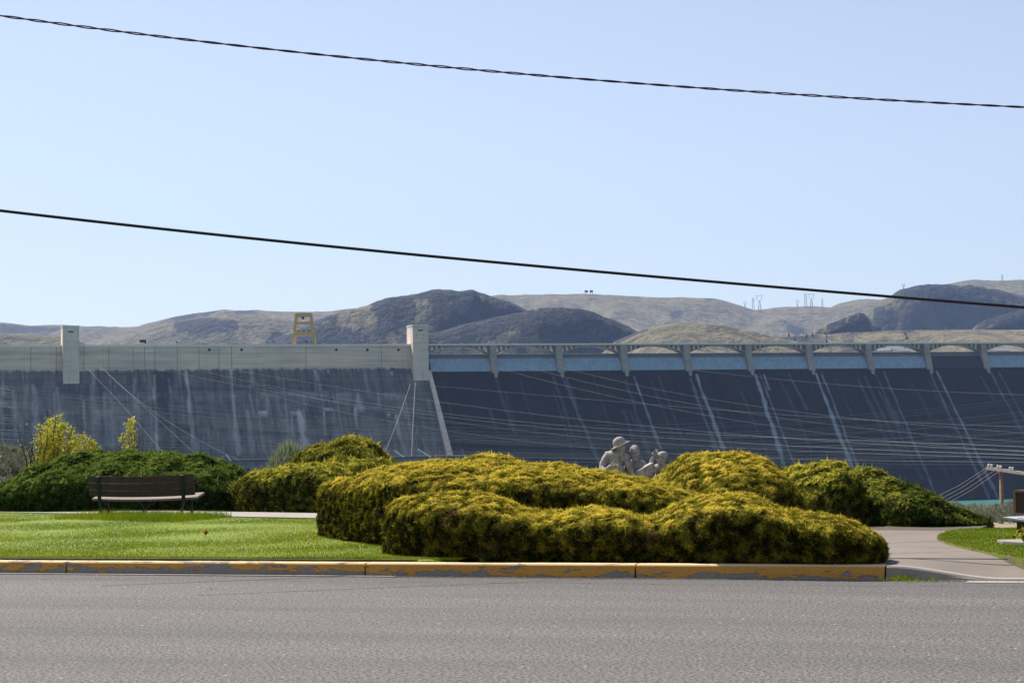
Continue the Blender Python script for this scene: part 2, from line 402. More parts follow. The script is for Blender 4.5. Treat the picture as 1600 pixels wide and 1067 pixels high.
def sprigs(P, Nn, L, W, blades=3, up=.35, spread=.55, tone=None, shades=None):
    """fans of thin pointed blades at points P with normals Nn -> V, F(tri), tone"""
    n = len(P); Vs = []; T = []
    base = Nn+np.array([0, 0, up]); base /= np.linalg.norm(base, axis=1, keepdims=True)
    tone = rng.random(n) if tone is None else tone
    for k in range(blades):
        d = base+rng.normal(0, spread, (n, 3)); d /= np.linalg.norm(d, axis=1, keepdims=True)
        s = np.cross(d, rng.normal(0, 1, (n, 3))); s /= np.linalg.norm(s, axis=1, keepdims=True)+1e-9
        l = L*(.6+.8*rng.random((n, 1))); w_ = W*(.7+.6*rng.random((n, 1)))
        c = P+d*l*.15
        Vs.append(np.stack([c-s*w_*.5-d*l*.3, c+s*w_*.5+d*l*.1, c+d*l], 1).reshape(-1, 3))
        T.append(np.repeat(np.clip(tone+rng.normal(0, .10, n), 0, 1), 3))
    V = np.concatenate(Vs); F_ = np.arange(len(V)).reshape(-1, 3); return V, F_, np.concatenate(T)
def interp(pts, x): a = np.array(pts, float); return np.interp(x, a[:, 0], a[:, 1])
def hedge(name, label, mat, prof, yc, half, zb=.17, nexp=2.6, dens=1500, L=.07, W=.014, lump=.05, group=None, under=.0, topflat=None, seed=0, tonef=None, cat='bush', corner=None):
    """prof: silhouette [(px,py)] ; yc: [(px, Y centre)] ; half: [(px, half depth)]"""
    x0, x1 = prof[0][0], prof[-1][0]
    n = max(40, int((x1-x0)/7)); m = 44
    # denser stations at the ends so that they close roundly
    tt = (1-np.cos(np.linspace(0, PI, n)))/2; tt = .5*tt+.5*np.linspace(0, 1, n)
    PX = x0+(x1-x0)*tt
    G = np.zeros((n, m, 3))
    for i, px in enumerate(PX):
        Y = float(interp(yc, px)); h = float(interp(half, px)); p = at(px, float(interp(prof, px)), Y)
        e = min(px-x0, x1-px)/(F/Y)/max(h, .1)            # metres from the end over half depth
        k = math.sqrt(max(0.0, 1-(1-min(e/.9, 1))**2)); hh = h*max(k, .02)
        zt = max(p[2], zb+.05); a = np.linspace(0, PI, m); c, s = np.cos(a), np.sin(a)
        yy = -np.sign(c)*np.abs(c)**(2/nexp)*hh; zz = zb+(zt-zb)*np.abs(s)**(2/nexp)
        if corner:
            cc = corner+.05*pnoise(px/60., seed); q = np.array([(-.97, 0), (-1.01, cc*.5), (-1, cc*.85), (-.95, cc*.96), (-.82, cc+(1-cc)*.22), (-.5, cc+(1-cc)*.62), (-.15, cc+(1-cc)*.93), (.15, 1), (.5, .97), (.85, .80), (1, .45), (1, 0)])
            ql = np.concatenate([[0], np.cumsum(np.hypot(np.diff(q[:, 0])*1.2, np.diff(q[:, 1])))]); tq_ = np.linspace(0, ql[-1], m)
            yy = np.interp(tq_, ql, q[:, 0])*hh; zz = zb+(zt-zb)*np.interp(tq_, ql, q[:, 1])
            ex = min(1, max(0, e)); zz = np.where(yy < 0, zz, zz)
        sh = 1-under*(1-sstep((zz-zb)/(.35*(zt-zb)+1e-6)))
        G[i, :, 0] = p[0]; G[i, :, 1] = Y+yy*sh; G[i, :, 2] = zz
        if under: G[i, :, 0] = p[0]
    # outward normals numerically
    def normals(G):
        du = np.gradient(G, axis=0); dvv = np.gradient(G, axis=1); nn = np.cross(dvv, du)
        ln = np.linalg.norm(nn, axis=2, keepdims=True); nn = nn/np.maximum(ln, 1e-9)
        cen = G.mean(axis=1, keepdims=True); sg = np.sign(((G-cen)*nn).sum(2).mean()); return nn*sg, ln[..., 0]
    nn, ar = normals(G)
    S = G.reshape(-1, 3)
    d = np.array([pnoise(p[0]*1.6+seed, p[1]*1.1, p[2]*2.0)*1.0+pnoise(p[0]*4+seed, p[1]*3, p[2]*4.5)*.55 for p in S]).reshape(n, m)
    G2 = G+nn*(d*lump-.02)[..., None]; G2[..., 2] = np.maximum(G2[..., 2], zb-.02)
    faces = gridf(n, m)
    # inner twiggy core slightly inside
    core = G2-nn*.035
    root = empty(name, (float(G2[..., 0].mean()), float(G2[..., 1].mean()), zb)); tag(root, label, cat, group)
    off = np.array(root.location)
    mesh_np('branches', core.reshape(-1, 3)-off, faces, M['twigs'], root, smooth=True)
    # scatter
    A = G2[:-1, :-1]; B = G2[1:, :-1]; C = G2[1:, 1:]; D = G2[:-1, 1:]
    area = np.linalg.norm(np.cross(C-A, D-B), axis=2)/2
    # fewer at the back (not seen), more toward camera and top
    jj = np.arange(m-1)/(m-1); wgt = np.where(jj < .62, 1.0, .45)[None, :]
    pr = (area*wgt).ravel(); cnt = int(pr.sum()*dens); idx = rng.choice(pr.size, cnt, p=pr/pr.sum())
    u = rng.random((cnt, 1)); v_ = rng.random((cnt, 1))
    g = lambda X: X.reshape(-1, 3)[idx]
    P = (g(A)*(1-u)+g(B)*u)*(1-v_)+(g(D)*(1-u)+g(C)*u)*v_
    NN = g(nn[:-1, :-1])
    # clump field: tufts of tips stand proud, gaps lie deep
    cl = np.array([pnoise(p[0]*9, p[1]*7, p[2]*10+seed) for p in P])
    keep = rng.random(cnt) < np.clip((cl+.62)/.35, .12, 1); P = P[keep]; NN = NN[keep]; cl = cl[keep]; cnt = len(P)
    P = P+NN*(cl*.038+rng.normal(0, .008, cnt)+.01)[:, None]
    nzt = np.clip(NN[:, 2], 0, 1); tone = np.clip(.12+.47*nzt**.8+cl*(.55+.35*nzt)+rng.normal(0, .12, cnt), 0, 1)  # up-facing sprays get lighter tone: sunlit tops and shaded sides painted into colour
    if tonef is not None: tone = np.clip(tone+tonef(P), 0, 1)
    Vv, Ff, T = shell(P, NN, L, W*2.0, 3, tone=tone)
    # long stray tips
    k = rng.choice(cnt, max(10, cnt//12)); V2, F2, T2 = sprigs(P[k], NN[k], L*1.0, W*.9, 2, up=.3, spread=.4, tone=tone[k])
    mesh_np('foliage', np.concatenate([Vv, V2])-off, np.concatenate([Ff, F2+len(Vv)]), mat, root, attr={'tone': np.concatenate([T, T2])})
    return root

GH = 'clipped juniper mounds of the park bed'
# front hedge on the kerb
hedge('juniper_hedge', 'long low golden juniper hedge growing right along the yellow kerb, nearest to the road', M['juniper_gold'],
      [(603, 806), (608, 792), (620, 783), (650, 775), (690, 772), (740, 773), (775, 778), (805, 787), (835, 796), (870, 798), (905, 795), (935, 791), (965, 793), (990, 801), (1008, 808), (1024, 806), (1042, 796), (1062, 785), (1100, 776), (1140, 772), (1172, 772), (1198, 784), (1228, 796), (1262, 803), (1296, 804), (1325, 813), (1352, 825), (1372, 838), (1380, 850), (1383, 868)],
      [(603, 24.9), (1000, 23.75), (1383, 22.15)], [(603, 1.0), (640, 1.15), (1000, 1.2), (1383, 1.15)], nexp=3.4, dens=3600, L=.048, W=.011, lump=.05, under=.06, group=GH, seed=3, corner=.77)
hedge('juniper_hedge', 'long golden juniper hedge behind the kerb hedge, its left end bulging over the lawn', M['juniper_gold'],
      [(496, 790), (498, 768), (506, 757), (530, 748), (565, 741), (600, 735), (640, 729), (690, 726), (750, 725), (820, 727), (880, 727), (920, 731), (960, 738), (1000, 748), (1035, 758), (1070, 766), (1110, 772), (1150, 790), (1180, 815)],
      [(496, 30.3), (560, 29.2), (620, 28.3), (800, 27.6), (1180, 26.9)], [(496, 1.2), (560, 1.9), (700, 2.3), (1000, 2.2), (1180, 1.4)], nexp=2.9, dens=2800, L=.05, W=.0115, lump=.07, under=.10, group=GH, seed=14, corner=.80)
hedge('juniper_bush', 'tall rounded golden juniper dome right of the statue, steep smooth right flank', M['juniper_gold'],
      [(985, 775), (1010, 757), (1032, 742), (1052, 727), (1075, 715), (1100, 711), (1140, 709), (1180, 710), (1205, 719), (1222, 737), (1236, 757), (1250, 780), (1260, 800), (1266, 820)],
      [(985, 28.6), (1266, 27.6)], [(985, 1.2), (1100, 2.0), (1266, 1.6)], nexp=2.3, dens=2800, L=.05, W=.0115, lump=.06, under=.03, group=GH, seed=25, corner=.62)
hedge('juniper_bush', 'small golden juniper hump peeping over the long hedge left of the statue', M['juniper_gold'],
      [(690, 735), (712, 722), (735, 713), (760, 709), (790, 710), (815, 717), (845, 730), (860, 740)],
      [(690, 33)], [(690, 1.6)], nexp=2.2, dens=900, L=.07, W=.016, group=GH, seed=31)
hedge('juniper_bush', 'low golden juniper ridge behind the left end of the long hedge', M['juniper_gold'],
      [(545, 750), (575, 738), (610, 729), (650, 722), (690, 717), (720, 719), (750, 730)],
      [(545, 32)], [(545, 1.4)], nexp=2.2, dens=900, L=.07, W=.016, group=GH, seed=37)
# left dark hedge behind the bench
hedge('juniper_bush', 'broad dark green juniper mound behind the park bench', M['juniper_green'],
      [(-14, 790), (-8, 772), (10, 757), (35, 740), (65, 724), (100, 713), (140, 709), (200, 707), (260, 709), (315, 712), (345, 720), (368, 734), (385, 748), (400, 765), (412, 785)],
      [(-14, 46.4), (412, 45)], [(-14, 2.4), (412, 2.0)], nexp=2.4, dens=620, L=.11, W=.024, lump=.16, group=GH, seed=42, corner=.52)
hedge('juniper_bush', 'yellow green juniper between dark mound and long golden hedge, in deep shade', M['juniper_mid'],
      [(352, 790), (358, 768), (378, 752), (400, 742), (430, 733), (460, 727), (495, 724), (525, 729), (548, 742), (565, 760), (575, 785)],
      [(352, 44.6), (575, 42.2)], [(352, 1.6), (575, 2.2)], nexp=2.6, dens=700, L=.10, W=.022, lump=.14, group=GH, seed=55, corner=.80)
hedge('juniper_bush', 'shaggy yellow green juniper, topmost of the left group, behind the long hedge', M['juniper_mid'],
      [(455, 735), (470, 716), (488, 704), (512, 695), (545, 687), (572, 687), (586, 696), (596, 706), (612, 715), (622, 730)],
      [(455, 50)], [(455, 1.9)], nexp=2.1, dens=620, L=.14, W=.026, lump=.20, group=GH, seed=63)
hedge('juniper_bush', 'loose juniper skirt of feathery tips under the topmost left juniper', M['juniper_mid'],
      [(500, 735), (520, 722), (550, 715), (580, 713), (604, 716), (618, 728), (624, 745)],
      [(500, 47)], [(500, 1.3)], nexp=2.1, dens=700, L=.13, W=.024, lump=.15, group=GH, seed=66)
# right group
hedge('juniper_bush', 'golden topped juniper with dark hollow front, between the dome and the long dark right mound', M['juniper_mid'],
      [(1205, 790), (1210, 748), (1222, 735), (1245, 728), (1275, 727), (1302, 725), (1322, 731), (1338, 746), (1350, 770), (1358, 800)],
      [(1205, 32.5), (1358, 31.5)], [(1205, 1.5)], nexp=2.6, dens=1000, L=.085, W=.018, lump=.15, group=GH, seed=71, corner=.72, zb=.08)
hedge('juniper_bush', 'long dark green juniper mound tapering down to the right beside the path', M['juniper_dark'],
      [(1318, 760), (1326, 740), (1345, 736), (1375, 744), (1405, 754), (1430, 764), (1455, 776), (1480, 787), (1505, 794), (1524, 801), (1536, 811), (1540, 822)],
      [(1318, 32), (1540, 30.6)], [(1318, 1.7), (1540, 1.1)], nexp=2.5, dens=1000, L=.085, W=.018, lump=.16, group=GH, seed=78, corner=.55, zb=.06,
      tonef=lambda P: np.where(P[:, 0] < 6.2, .25, -.12))
hedge('juniper_bush', 'small brownish juniper tuft in front of the hollow of the right mound', M['juniper_mid'],
      [(1243, 800), (1248, 778), (1262, 762), (1277, 764), (1288, 785), (1293, 810)],
      [(1243, 29.9)], [(1243, .5)], nexp=2.0, dens=1300, L=.085, W=.015, lump=.12, group=GH, seed=81)
hedge('broadleaf_shrub', 'leafy green and orange shrub at the foot of the information board', M['juniper_mid'],
      [(1581, 850), (1584, 835), (1592, 826), (1610, 822), (1640, 826), (1652, 850)],
      [(1581, 25.5)], [(1581, .45)], nexp=2.1, dens=1500, L=.05, W=.035, lump=.08, seed=85, tonef=lambda P: rng.random(len(P))*.5-.1)

# ---------------------------------------------------------------- grass blades on lawns
def blades(name, P, h, w_, mat, label=None):
    n = len(P); d = rng.normal(0, .35, (n, 3)); d[:, 2] = 1; d /= np.linalg.norm(d, axis=1, keepdims=True)
    a = rng.random(n)*PI; s = np.stack([np.cos(a), np.sin(a), np.zeros(n)], 1)
    l = h*(.5+rng.random((n, 1)))
    V = np.stack([P-s*w_/2, P+s*w_/2, P+d*l], 1).reshape(-1, 3)
    t = np.clip(.45+.9*fbm(P[:, 0]*.8, P[:, 1]*.35, 4, 4)+rng.normal(0, .09, n), 0, 1)
    o = mesh_np(name, V, np.arange(3*n).reshape(-1, 3), mat, attr={'tone': np.repeat(t, 3)}); tag(o, label, 'grass', kind='stuff'); return o
P = []
n = 330000
uq = rng.random(n)*(uL+20)-19.6; tq = rng.random(n)**1.3
nq = np.array([frontL(u) for u in uq])+tq*(backL(uq)-.25)
ed = 16000; ue = rng.random(ed)*(uL+20)-19.6; uq = np.concatenate([uq, ue]); nq = np.concatenate([nq, .185+.05*rng.random(ed)])
# tall untrimmed grass along the pavement and under the bench
bu0, bu1 = u_of(140, 806, LZ), u_of(320, 812, LZ)
W2 = P0+uq[:, None]*U+nq[:, None]*N
GP = np.concatenate([W2, np.full((len(W2), 1), LZ-.004)], 1)
blades('grass', GP, .022, .009, M['grass'], 'short bright green grass of the roadside lawn')
k = 5200; ub = bu0+rng.random(k)*(bu1-bu0); nb = np.array([backL(u) for u in ub])-.05-rng.random(k)**1.5*2.2
env = .5+.5*np.abs(fbm(ub*1.4, nb*.3, 3, 8))*2
W3 = P0+ub[:, None]*U+nb[:, None]*N; o = blades('long_grass', np.concatenate([W3, np.full((k, 1), LZ-.004)], 1), .13, .014, M['grass'], 'longer uncut grass in the shade under the park bench')
k = 90000; q = rng.random((k, 2)); qa = gpw(lip, PZ)
lx = min(p[0] for p in qa); hx = max(p[0] for p in qa); ly = min(p[1] for p in qa); hy = max(p[1] for p in qa)
cand = np.stack([lx+q[:, 0]*(min(hx, lx+6.)-lx), ly+q[:, 1]*(hy-ly)], 1)
poly = gpw(lip, PZ)
def inpoly(x, y, poly):
    c = np.zeros(len(x), bool); j = len(poly)-1
    for i in range(len(poly)):
        xi, yi = poly[i]; xj, yj = poly[j]
        c ^= ((yi > y) != (yj > y)) & (x < (xj-xi)*(y-yi)/(yj-yi+1e-12)+xi); j = i
    return c
cand = cand[inpoly(cand[:, 0], cand[:, 1], poly)]
blades('grass', np.concatenate([cand, np.full((len(cand), 1), PZ+.018)], 1), .022, .010, M['grass'], 'grass of the small lawn island right of the path')
# weeds in the gutter at the end of the painted kerb
def weed_pts(px, py, r, k, z=.01):
    g = gp(px, py, z); return np.stack([g[0]+rng.normal(0, r, k), g[1]+rng.normal(0, r*.35, k), np.full(k, z)], 1)
for (px, py, r, k, lb) in ((1407, 906, .10, 110, 'yellow green weeds sprouting in the gutter just right of the painted kerb end'),
                           (1440, 908, .12, 60, 'sparse weeds in the gutter below the dropped kerb'),
                           (136, 874, .03, 60, 'tiny weed tuft growing in the kerb joint at the left')):
    tag(blades('weed', weed_pts(px, py, r, k, .16 if px < 200 else .008), .06, .012, M['grass']), lb, 'weed')
    bpy.data.objects[-1 if False else 0]
for o in list(bpy.data.objects):
    pass
# grit along the gutter
k = 1500; ug = -14+rng.random(k)*24; ng = -.015-np.abs(rng.normal(0, .10, k)); r_ = .004+.009*rng.random(k)**2; V = []; Fq = []
for i in range(k):
    q = P0+ug[i]*U+ng[i]*N; a0 = rng.random()*3; r = r_[i]
    V += [(q[0]+r*math.cos(a0+a), q[1]+r*math.sin(a0+a), .004) for a in (0, 1.6, 3.1, 4.7)]+[(q[0]+r*.2, q[1], .005+r*1.1)]
    Fq += [(5*i, 5*i+1, 5*i+4), (5*i+1, 5*i+2, 5*i+4), (5*i+2, 5*i+3, 5*i+4), (5*i+3, 5*i, 5*i+4)]
tag(mesh_np('gravel', V, Fq, simple('gutter grit', (.30, .26, .22), (.10, .085, .07), 40)), 'loose grit gathered along the foot of the kerb', 'gravel', kind='stuff')
# daisies / dandelion heads
b = None
spots = [(136, 847), (268, 852), (142, 861), (351, 826), (60, 835), (380, 857), (178, 834), (455, 838), (482, 848), (108, 849)]
for i, (px, py) in enumerate(spots):
    g = gp(px, py, LZ+.03); mb = MB()
    mb.add([(g[0]+.016*math.cos(a), g[1]+.016*math.sin(a), LZ+.045) for a in np.linspace(0, 2*PI, 7)[:-1]]+[(g[0], g[1], LZ+.06), (g[0], g[1], LZ-.01)],
           [(j, (j+1) % 6, 6) for j in range(6)]+[((j+1) % 6, j, 7) for j in range(6)])
    tag(mb.build('daisy', M['white_sheet']), 'tiny white flower dotted in the lawn', 'flower', 'small white flowers in the lawn')
def leaf(px, py, z, s, mat, label):
    g = gp(px, py, z); rt = empty('fallen_leaf', (g[0], g[1], z)); tag(rt, label, 'leaf')
    pts = [(0, 0), (.35, .25), (.45, .7), (.15, .9), (0, 1.4), (-.2, .9), (-.5, .65), (-.3, .2)]
    V = [(x*s, .15*s*math.sin(3*x), y*s) for x, y in pts]; V2 = [(a, b_+.006, c) for a, b_, c in V]
    k = len(V); MB().add(V+V2, [tuple(range(k)), tuple(range(k, 2*k))[::-1]]+[(i, (i+1) % k, k+(i+1) % k, k+i) for i in range(k)]).build('blade', mat, rt)
    MB().tube([(0, 0, 0), (.02*s, 0, -.3*s)], .004).build('stalk', mat, rt); return rt
o = leaf(321, 836, LZ+.03, .075, M['leaf'], 'curled orange brown leaf standing in the lawn'); o.rotation_euler = (.1, .2, .3)
o = leaf(332, 919, .012, .06, M['drywhite'], 'bleached leaf lying on the asphalt near the kerb'); o.rotation_euler = (R(-75), 0, .9)

# ---------------------------------------------------------------- park bench (seen from behind)
BY = 42.0
g = gp(221, 806, LZ); bench = empty('park_bench', (g[0], g[1], LZ), R(-11))
bench_l = 163*g[1]/F/math.cos(CANG)
tag(bench, 'dark brown slatted park bench seen from behind, in front of the dark mound', 'bench')
hl = bench_l/2; zs = 3000/g[1]
def sag(u): return -.035*(1-(u/hl)**2)
def plank(mb, y0, y1, z0, z1, tilt=0, u0=-1, u1=1, n=12):
    v = []; f = []
    for i in range(n+1):
        u = hl*(u0+(u1-u0)*i/n); s_ = sag(u)
        v += [(u, y0, z0+s_), (u, y1, z0+s_+tilt), (u, y1, z1+s_+tilt), (u, y0, z1+s_)]
    for i in range(n):
        for k in range(4): f.append((4*i+k, 4*i+4+k, 4*i+4+(k+1) % 4, 4*i+(k+1) % 4))
    f += [(0, 1, 2, 3), (4*n+3, 4*n+2, 4*n+1, 4*n)]; mb.add(v, f)
zt = (806-742)/zs
mb = MB()
for a, c, yy in ((zt-.135, zt, -.05), (zt-.285, zt-.15, -.02), (zt-.43, zt-.30, .01)): plank(mb, yy, yy+.042, a, c)
mb.build('backrest', M['wood_bench'], bench)
mb = MB(); zse = (806-777.5)/zs
for k in range(4): plank(mb, .06+k*.115, .06+k*.115+.10, zse-.045+.022*k, zse+.022*k, .018, -.96, 1.03)
mb.build('seat', M['wood_bench_top'], bench)
for s in (-.80, .79):
    u = s*hl; mb = MB()
    mb.beam((u, -.085, zt-.02), (u, .03, zse-.06), .075, .03); mb.beam((u, .03, zse-.06), (u, .52, zse-.03), .06, .05)
    mb.beam((u, .03, zse-.06), (u+.06*(-1 if s > 0 else 1), -.04, -.05), .05, .05); mb.beam((u, .46, zse-.03), (u, .50, -.05), .05, .05)
    mb.build('leg', M['iron'], bench)
mb = MB()
for sgn in (-1, 1):
    pts = [(sgn*.02, .2, .0), (sgn*.03, .2, .14), (sgn*.10, .2, .24), (sgn*.22, .2, zse-.085)]
    mb.tube(pts, .022); mb.tube([(sgn*.22, .2, zse-.07), (sgn*hl*.78, .2, zse-.075)], .02)
mb.build('centre_brace', M['iron'], bench)

# ---------------------------------------------------------------- statue group
SY = 38.0; SP = SY/F
def sp(px, py, dy=0.): q = at(px, py, SY+dy); return q
st = empty('statue', (at(995, 700, SY)[0], SY, .15)); tag(st, 'grey stone statue group of three dam workers rising behind the golden hedge', 'statue')
so_ = np.array(st.location)
def skin(name, joints, edges, parent, mat, sub=2, label=None):
    me = bpy.data.meshes.new(name); me.from_pydata([tuple(np.array(j[0])-so_) for j in joints], edges, []); me.update()
    o = bpy.data.objects.new(name, me); COL.objects.link(o); o.parent = parent
    md = o.modifiers.new('skin', 'SKIN'); 
    for i, j in enumerate(joints):
        r = j[1]; me.skin_vertices[0].data[i].radius = (r, r) if not hasattr(r, '__len__') else r
    me.skin_vertices[0].data[0].use_root = True
    md.use_smooth_shade = True
    ss = o.modifiers.new('sub', 'SUBSURF'); ss.levels = sub; ss.render_levels = sub
    me.materials.append(mat)
    dp = o.modifiers.new('rough', 'DISPLACE'); tx = bpy.data.textures.new(name, 'CLOUDS'); tx.noise_scale = .06; dp.texture = tx; dp.strength = .045; dp.mid_level = .5
    if label: o['label'] = label
    return o
def gpt(px, py, dy, k=0): return sp(px, py, dy)
def low(px, dy, z): q = at(px, 700, SY+dy); return np.array([q[0], q[1], z])
def ball(mb, c, rx, ry, rz, nu=18, nv=12, f=None):
    V = []; 
    for i in range(nv+1):
        th = PI*i/nv
        for j in range(nu):
            ph = 2*PI*j/nu; d = Vector((math.sin(th)*math.cos(ph), math.sin(th)*math.sin(ph), math.cos(th)))
            k = f(d) if f else 1
            V.append((c[0]+d.x*rx*k, c[1]+d.y*ry*k, c[2]+d.z*rz*k))
    Fs = [(i*nu+j, i*nu+(j+1) % nu, (i+1)*nu+(j+1) % nu, (i+1)*nu+j) for i in range(nv) for j in range(nu)]
    mb.add(V, Fs)
def head(parent, c, r, face, beard=False, name='head'):
    """head with brow, nose, mouth, chin and ears turned to direction face (xy)"""
    fd = Vector((face[0], face[1], 0)).normalized(); sdv = Vector((-fd.y, fd.x, 0)); mb = MB(); c = Vector(c)-Vector(so_)
    def shape(d):
        a = d.dot(fd); k = 1.
        if a > .3 and d.z < -.3: k += .10
        if a > .5 and .0 < d.z < .24 and abs(d.dot(sdv)) > .12: k -= .26       # eye sockets
        if a > .5 and .24 <= d.z < .46: k += .09
        if a > .7 and -.52 < d.z < -.38: k -= .16      # brow
        return k
    ball(mb, c, r*.86, r*.86, r*1.18, 36, 28, shape)
    n0 = c+fd*r*.82; mb.add([n0+Vector((0, 0, r*.18)), n0+sdv*r*.14-Vector((0, 0, r*.15)), n0-sdv*r*.14-Vector((0, 0, r*.15)), n0+fd*r*.42-Vector((0, 0, r*.12)), n0-fd*r*.3], [(0, 3, 1), (0, 2, 3), (1, 3, 2), (0, 1, 4), (0, 4, 2), (1, 2, 4)])
    for s in (-1, 1): ball(mb, c+sdv*s*r*.86, r*.12, r*.14, r*.26, 8, 6)
    ball(mb, c+fd*r*.80-Vector((0, 0, r*.48)), r*.26, r*.20, r*.08, 10, 6)      # lips
    if beard: ball(mb, c+fd*r*.45-Vector((0, 0, r*1.02)), r*.62, r*.5, r*.60, 14, 8, lambda d: 1+.06*math.sin(9*d.x)*math.cos(11*d.z))
    return mb.build(name, M['stone'], parent, smooth=True)
def hand(joints, edges, wrist, palm_dir, spread_dir, k=1.0, curl=None):
    w0 = len(joints); wr = np.array(wrist); pd = np.array(palm_dir, float); pd /= np.linalg.norm(pd); sdv = np.array(spread_dir, float); sdv /= np.linalg.norm(sdv)
    cu = np.array(curl if curl is not None else [0, -.5, -.3], float)
    joints.append((wr+pd*.05*k, .034*k)); base = w0
    for i, l in enumerate((.075, .088, .082, .064)):
        o_ = (i-1.5)*.026*k; a = wr+pd*.10*k+sdv*o_; m1 = a+pd*l*.5*k+cu*.015*k; e = m1+(pd*.5+cu*.6)*l*.6*k
        joints += [(a, .013*k), (m1, .012*k), (e, .009*k)]; j = len(joints)
        edges += [(base, j-3), (j-3, j-2), (j-2, j-1)]
    a = wr+pd*.03*k+sdv*.045*k; e = a+(pd*.7+sdv*.6)*.06*k
    joints += [(a, .014*k), (e, .010*k)]; j = len(joints); edges += [(base, j-2), (j-2, j-1)]
    return base
K = 1.12
# worker one: hard hat, back half turned, looking right and away
fig1 = empty('figure', (0, 0, 0)); fig1.parent = st; fig1['label'] = 'stone worker in a round hard hat, leftmost and tallest figure'
J = [(low(964, .0, .95), .17), (sp(964, 738), .18), (sp(962, 722), (.20, .15)), (sp(964, 712), .13), (sp(967, 702), .068), (sp(968, 697), .07),
     (sp(949, 713, .0), .10), (sp(943, 722, -.1), .075), (sp(939, 731, -.15), .06), (sp(946, 735, -.3), .05), (sp(953, 729, -.35), .042),
     (sp(978, 716, .0), .10), (sp(984, 728, -.1), .075), (sp(988, 740, -.15), .06), (sp(998, 745, -.25), .05), (sp(1006, 744, -.3), .04),
     (low(957, 0, .82), .12), (low(956, -.1, .5), .09), (low(955, 0, .2), .07), (low(955, -.15, .16), .06),
     (low(972, 0, .82), .12), (low(974, -.1, .5), .09), (low(974, 0, .2), .07), (low(974, -.15, .16), .06)]
E = [(0, 1), (1, 2), (2, 3), (3, 4), (4, 5), (3, 6), (6, 7), (7, 8), (8, 9), (9, 10), (3, 11), (11, 12), (12, 13), (13, 14), (14, 15), (0, 16), (16, 17), (17, 18), (18, 19), (0, 20), (20, 21), (21, 22), (22, 23)]
hb = hand(J, E, J[10][0], (.5, -.2, .1), (0, -.6, .6), 1.1); E.append((10, hb))
hb = hand(J, E, J[15][0], (1, -.2, -.1), (0, -.5, .7), 1.1); E.append((15, hb))
skin('body', J, E, fig1, M['stone'])
hc = sp(969, 696); head(fig1, hc, .115, (.9, .35))
# hard hat: dome with a wide brim
mb = MB(); c = Vector(sp(968, 693))-Vector(so_); tilt = Matrix.Rotation(R(-24), 3, 'Y')
def lathe(mb, c, prof, rot, n=24, sx=1, sy=1):
    V = []
    for r_, z in prof:
        for j in range(n):
            a = 2*PI*j/n; V.append(tuple(c+rot @ Vector((r_*math.cos(a)*sx, r_*math.sin(a)*sy, z))))
    k = len(prof); mb.add(V, [(i*n+j, i*n+(j+1) % n, (i+1)*n+(j+1) % n, (i+1)*n+j) for i in range(k-1) for j in range(n)])
lathe(mb, c, [(.001, .135), (.05, .13), (.09, .11), (.118, .07), (.128, .02), (.132, -.012), (.205, -.035), (.208, -.048), (.12, -.03), (.10, .0), (.001, .05)], tilt, 24, 1.0, 1.05)
mb.build('hard_hat', M['stone'], fig1, smooth=True)
# worker two: bearded, facing us
fig2 = empty('figure', (0, 0, 0)); fig2.parent = st; fig2['label'] = 'bearded bareheaded stone worker facing the road, middle figure'
J = [(low(994, .15, .62), .16), (sp(994, 745, .15), .17), (sp(995, 733, .15), (.19, .14)), (sp(993, 725, .12), .12), (sp(991, 717, .1), .065),
     (sp(982, 727, .1), .09), (sp(978, 738, .05), .07), (sp(982, 748, -.1), .055), (sp(1005, 728, .1), .09), (sp(1012, 738, .05), .07), (sp(1008, 748, -.1), .055),
     (low(985, -.2, .60), .11), (low(984, -.35, .30), .08), (low(984, -.3, .17), .06), (low(1003, -.2, .60), .11), (low(1004, -.35, .30), .08), (low(1004, -.3, .17), .06)]
E = [(0, 1), (1, 2), (2, 3), (3, 4), (3, 5), (5, 6), (6, 7), (3, 8), (8, 9), (9, 10), (0, 11), (11, 12), (12, 13), (0, 14), (14, 15), (15, 16)]
for w_, s in ((7, 1), (10, -1)): hb = hand(J, E, J[w_][0], (s*.6, -.6, -.3), (0, .3, 1), 1.05); E.append((w_, hb))
skin('body', J, E, fig2, M['stone'])
head(fig2, sp(991.5, 708, .05), .105, (.05, -1), beard=True)
mb = MB(); ball(mb, Vector(sp(991.5, 703.5, .115))-Vector(so_), .100, .088, .105, 18, 10, lambda d: 1+.05*math.sin(14*d.x)*math.sin(12*d.y)); mb.build('hair', M['stone'], fig2, smooth=True)
# worker three: hands raised before the face
fig3 = empty('figure', (0, 0, 0)); fig3.parent = st; fig3['label'] = 'stone worker with both hands raised to the face, rightmost figure'
J = [(low(1034, .1, .60), .16), (sp(1033, 750, .1), .17), (sp(1035, 736, .1), (.18, .14)), (sp(1035, 729, .1), .11), (sp(1034, 724, .05), .065),
     (sp(1025, 732, .0), .085), (sp(1017, 736, -.12), .065), (sp(1016, 727, -.2), .05), (sp(1020, 717, -.22), .042),
     (sp(1045, 733, .05), .085), (sp(1046, 742, -.1), .065), (sp(1037, 732, -.25), .05), (sp(1029, 722, -.25), .042),
     (low(1026, -.25, .60), .11), (low(1025, -.35, .30), .08), (low(1025, -.3, .17), .06), (low(1044, -.25, .60), .11), (low(1045, -.35, .30), .08), (low(1045, -.3, .17), .06)]
E = [(0, 1), (1, 2), (2, 3), (3, 4), (3, 5), (5, 6), (6, 7), (7, 8), (3, 9), (9, 10), (10, 11), (11, 12), (0, 13), (13, 14), (14, 15), (0, 16), (16, 17), (17, 18)]
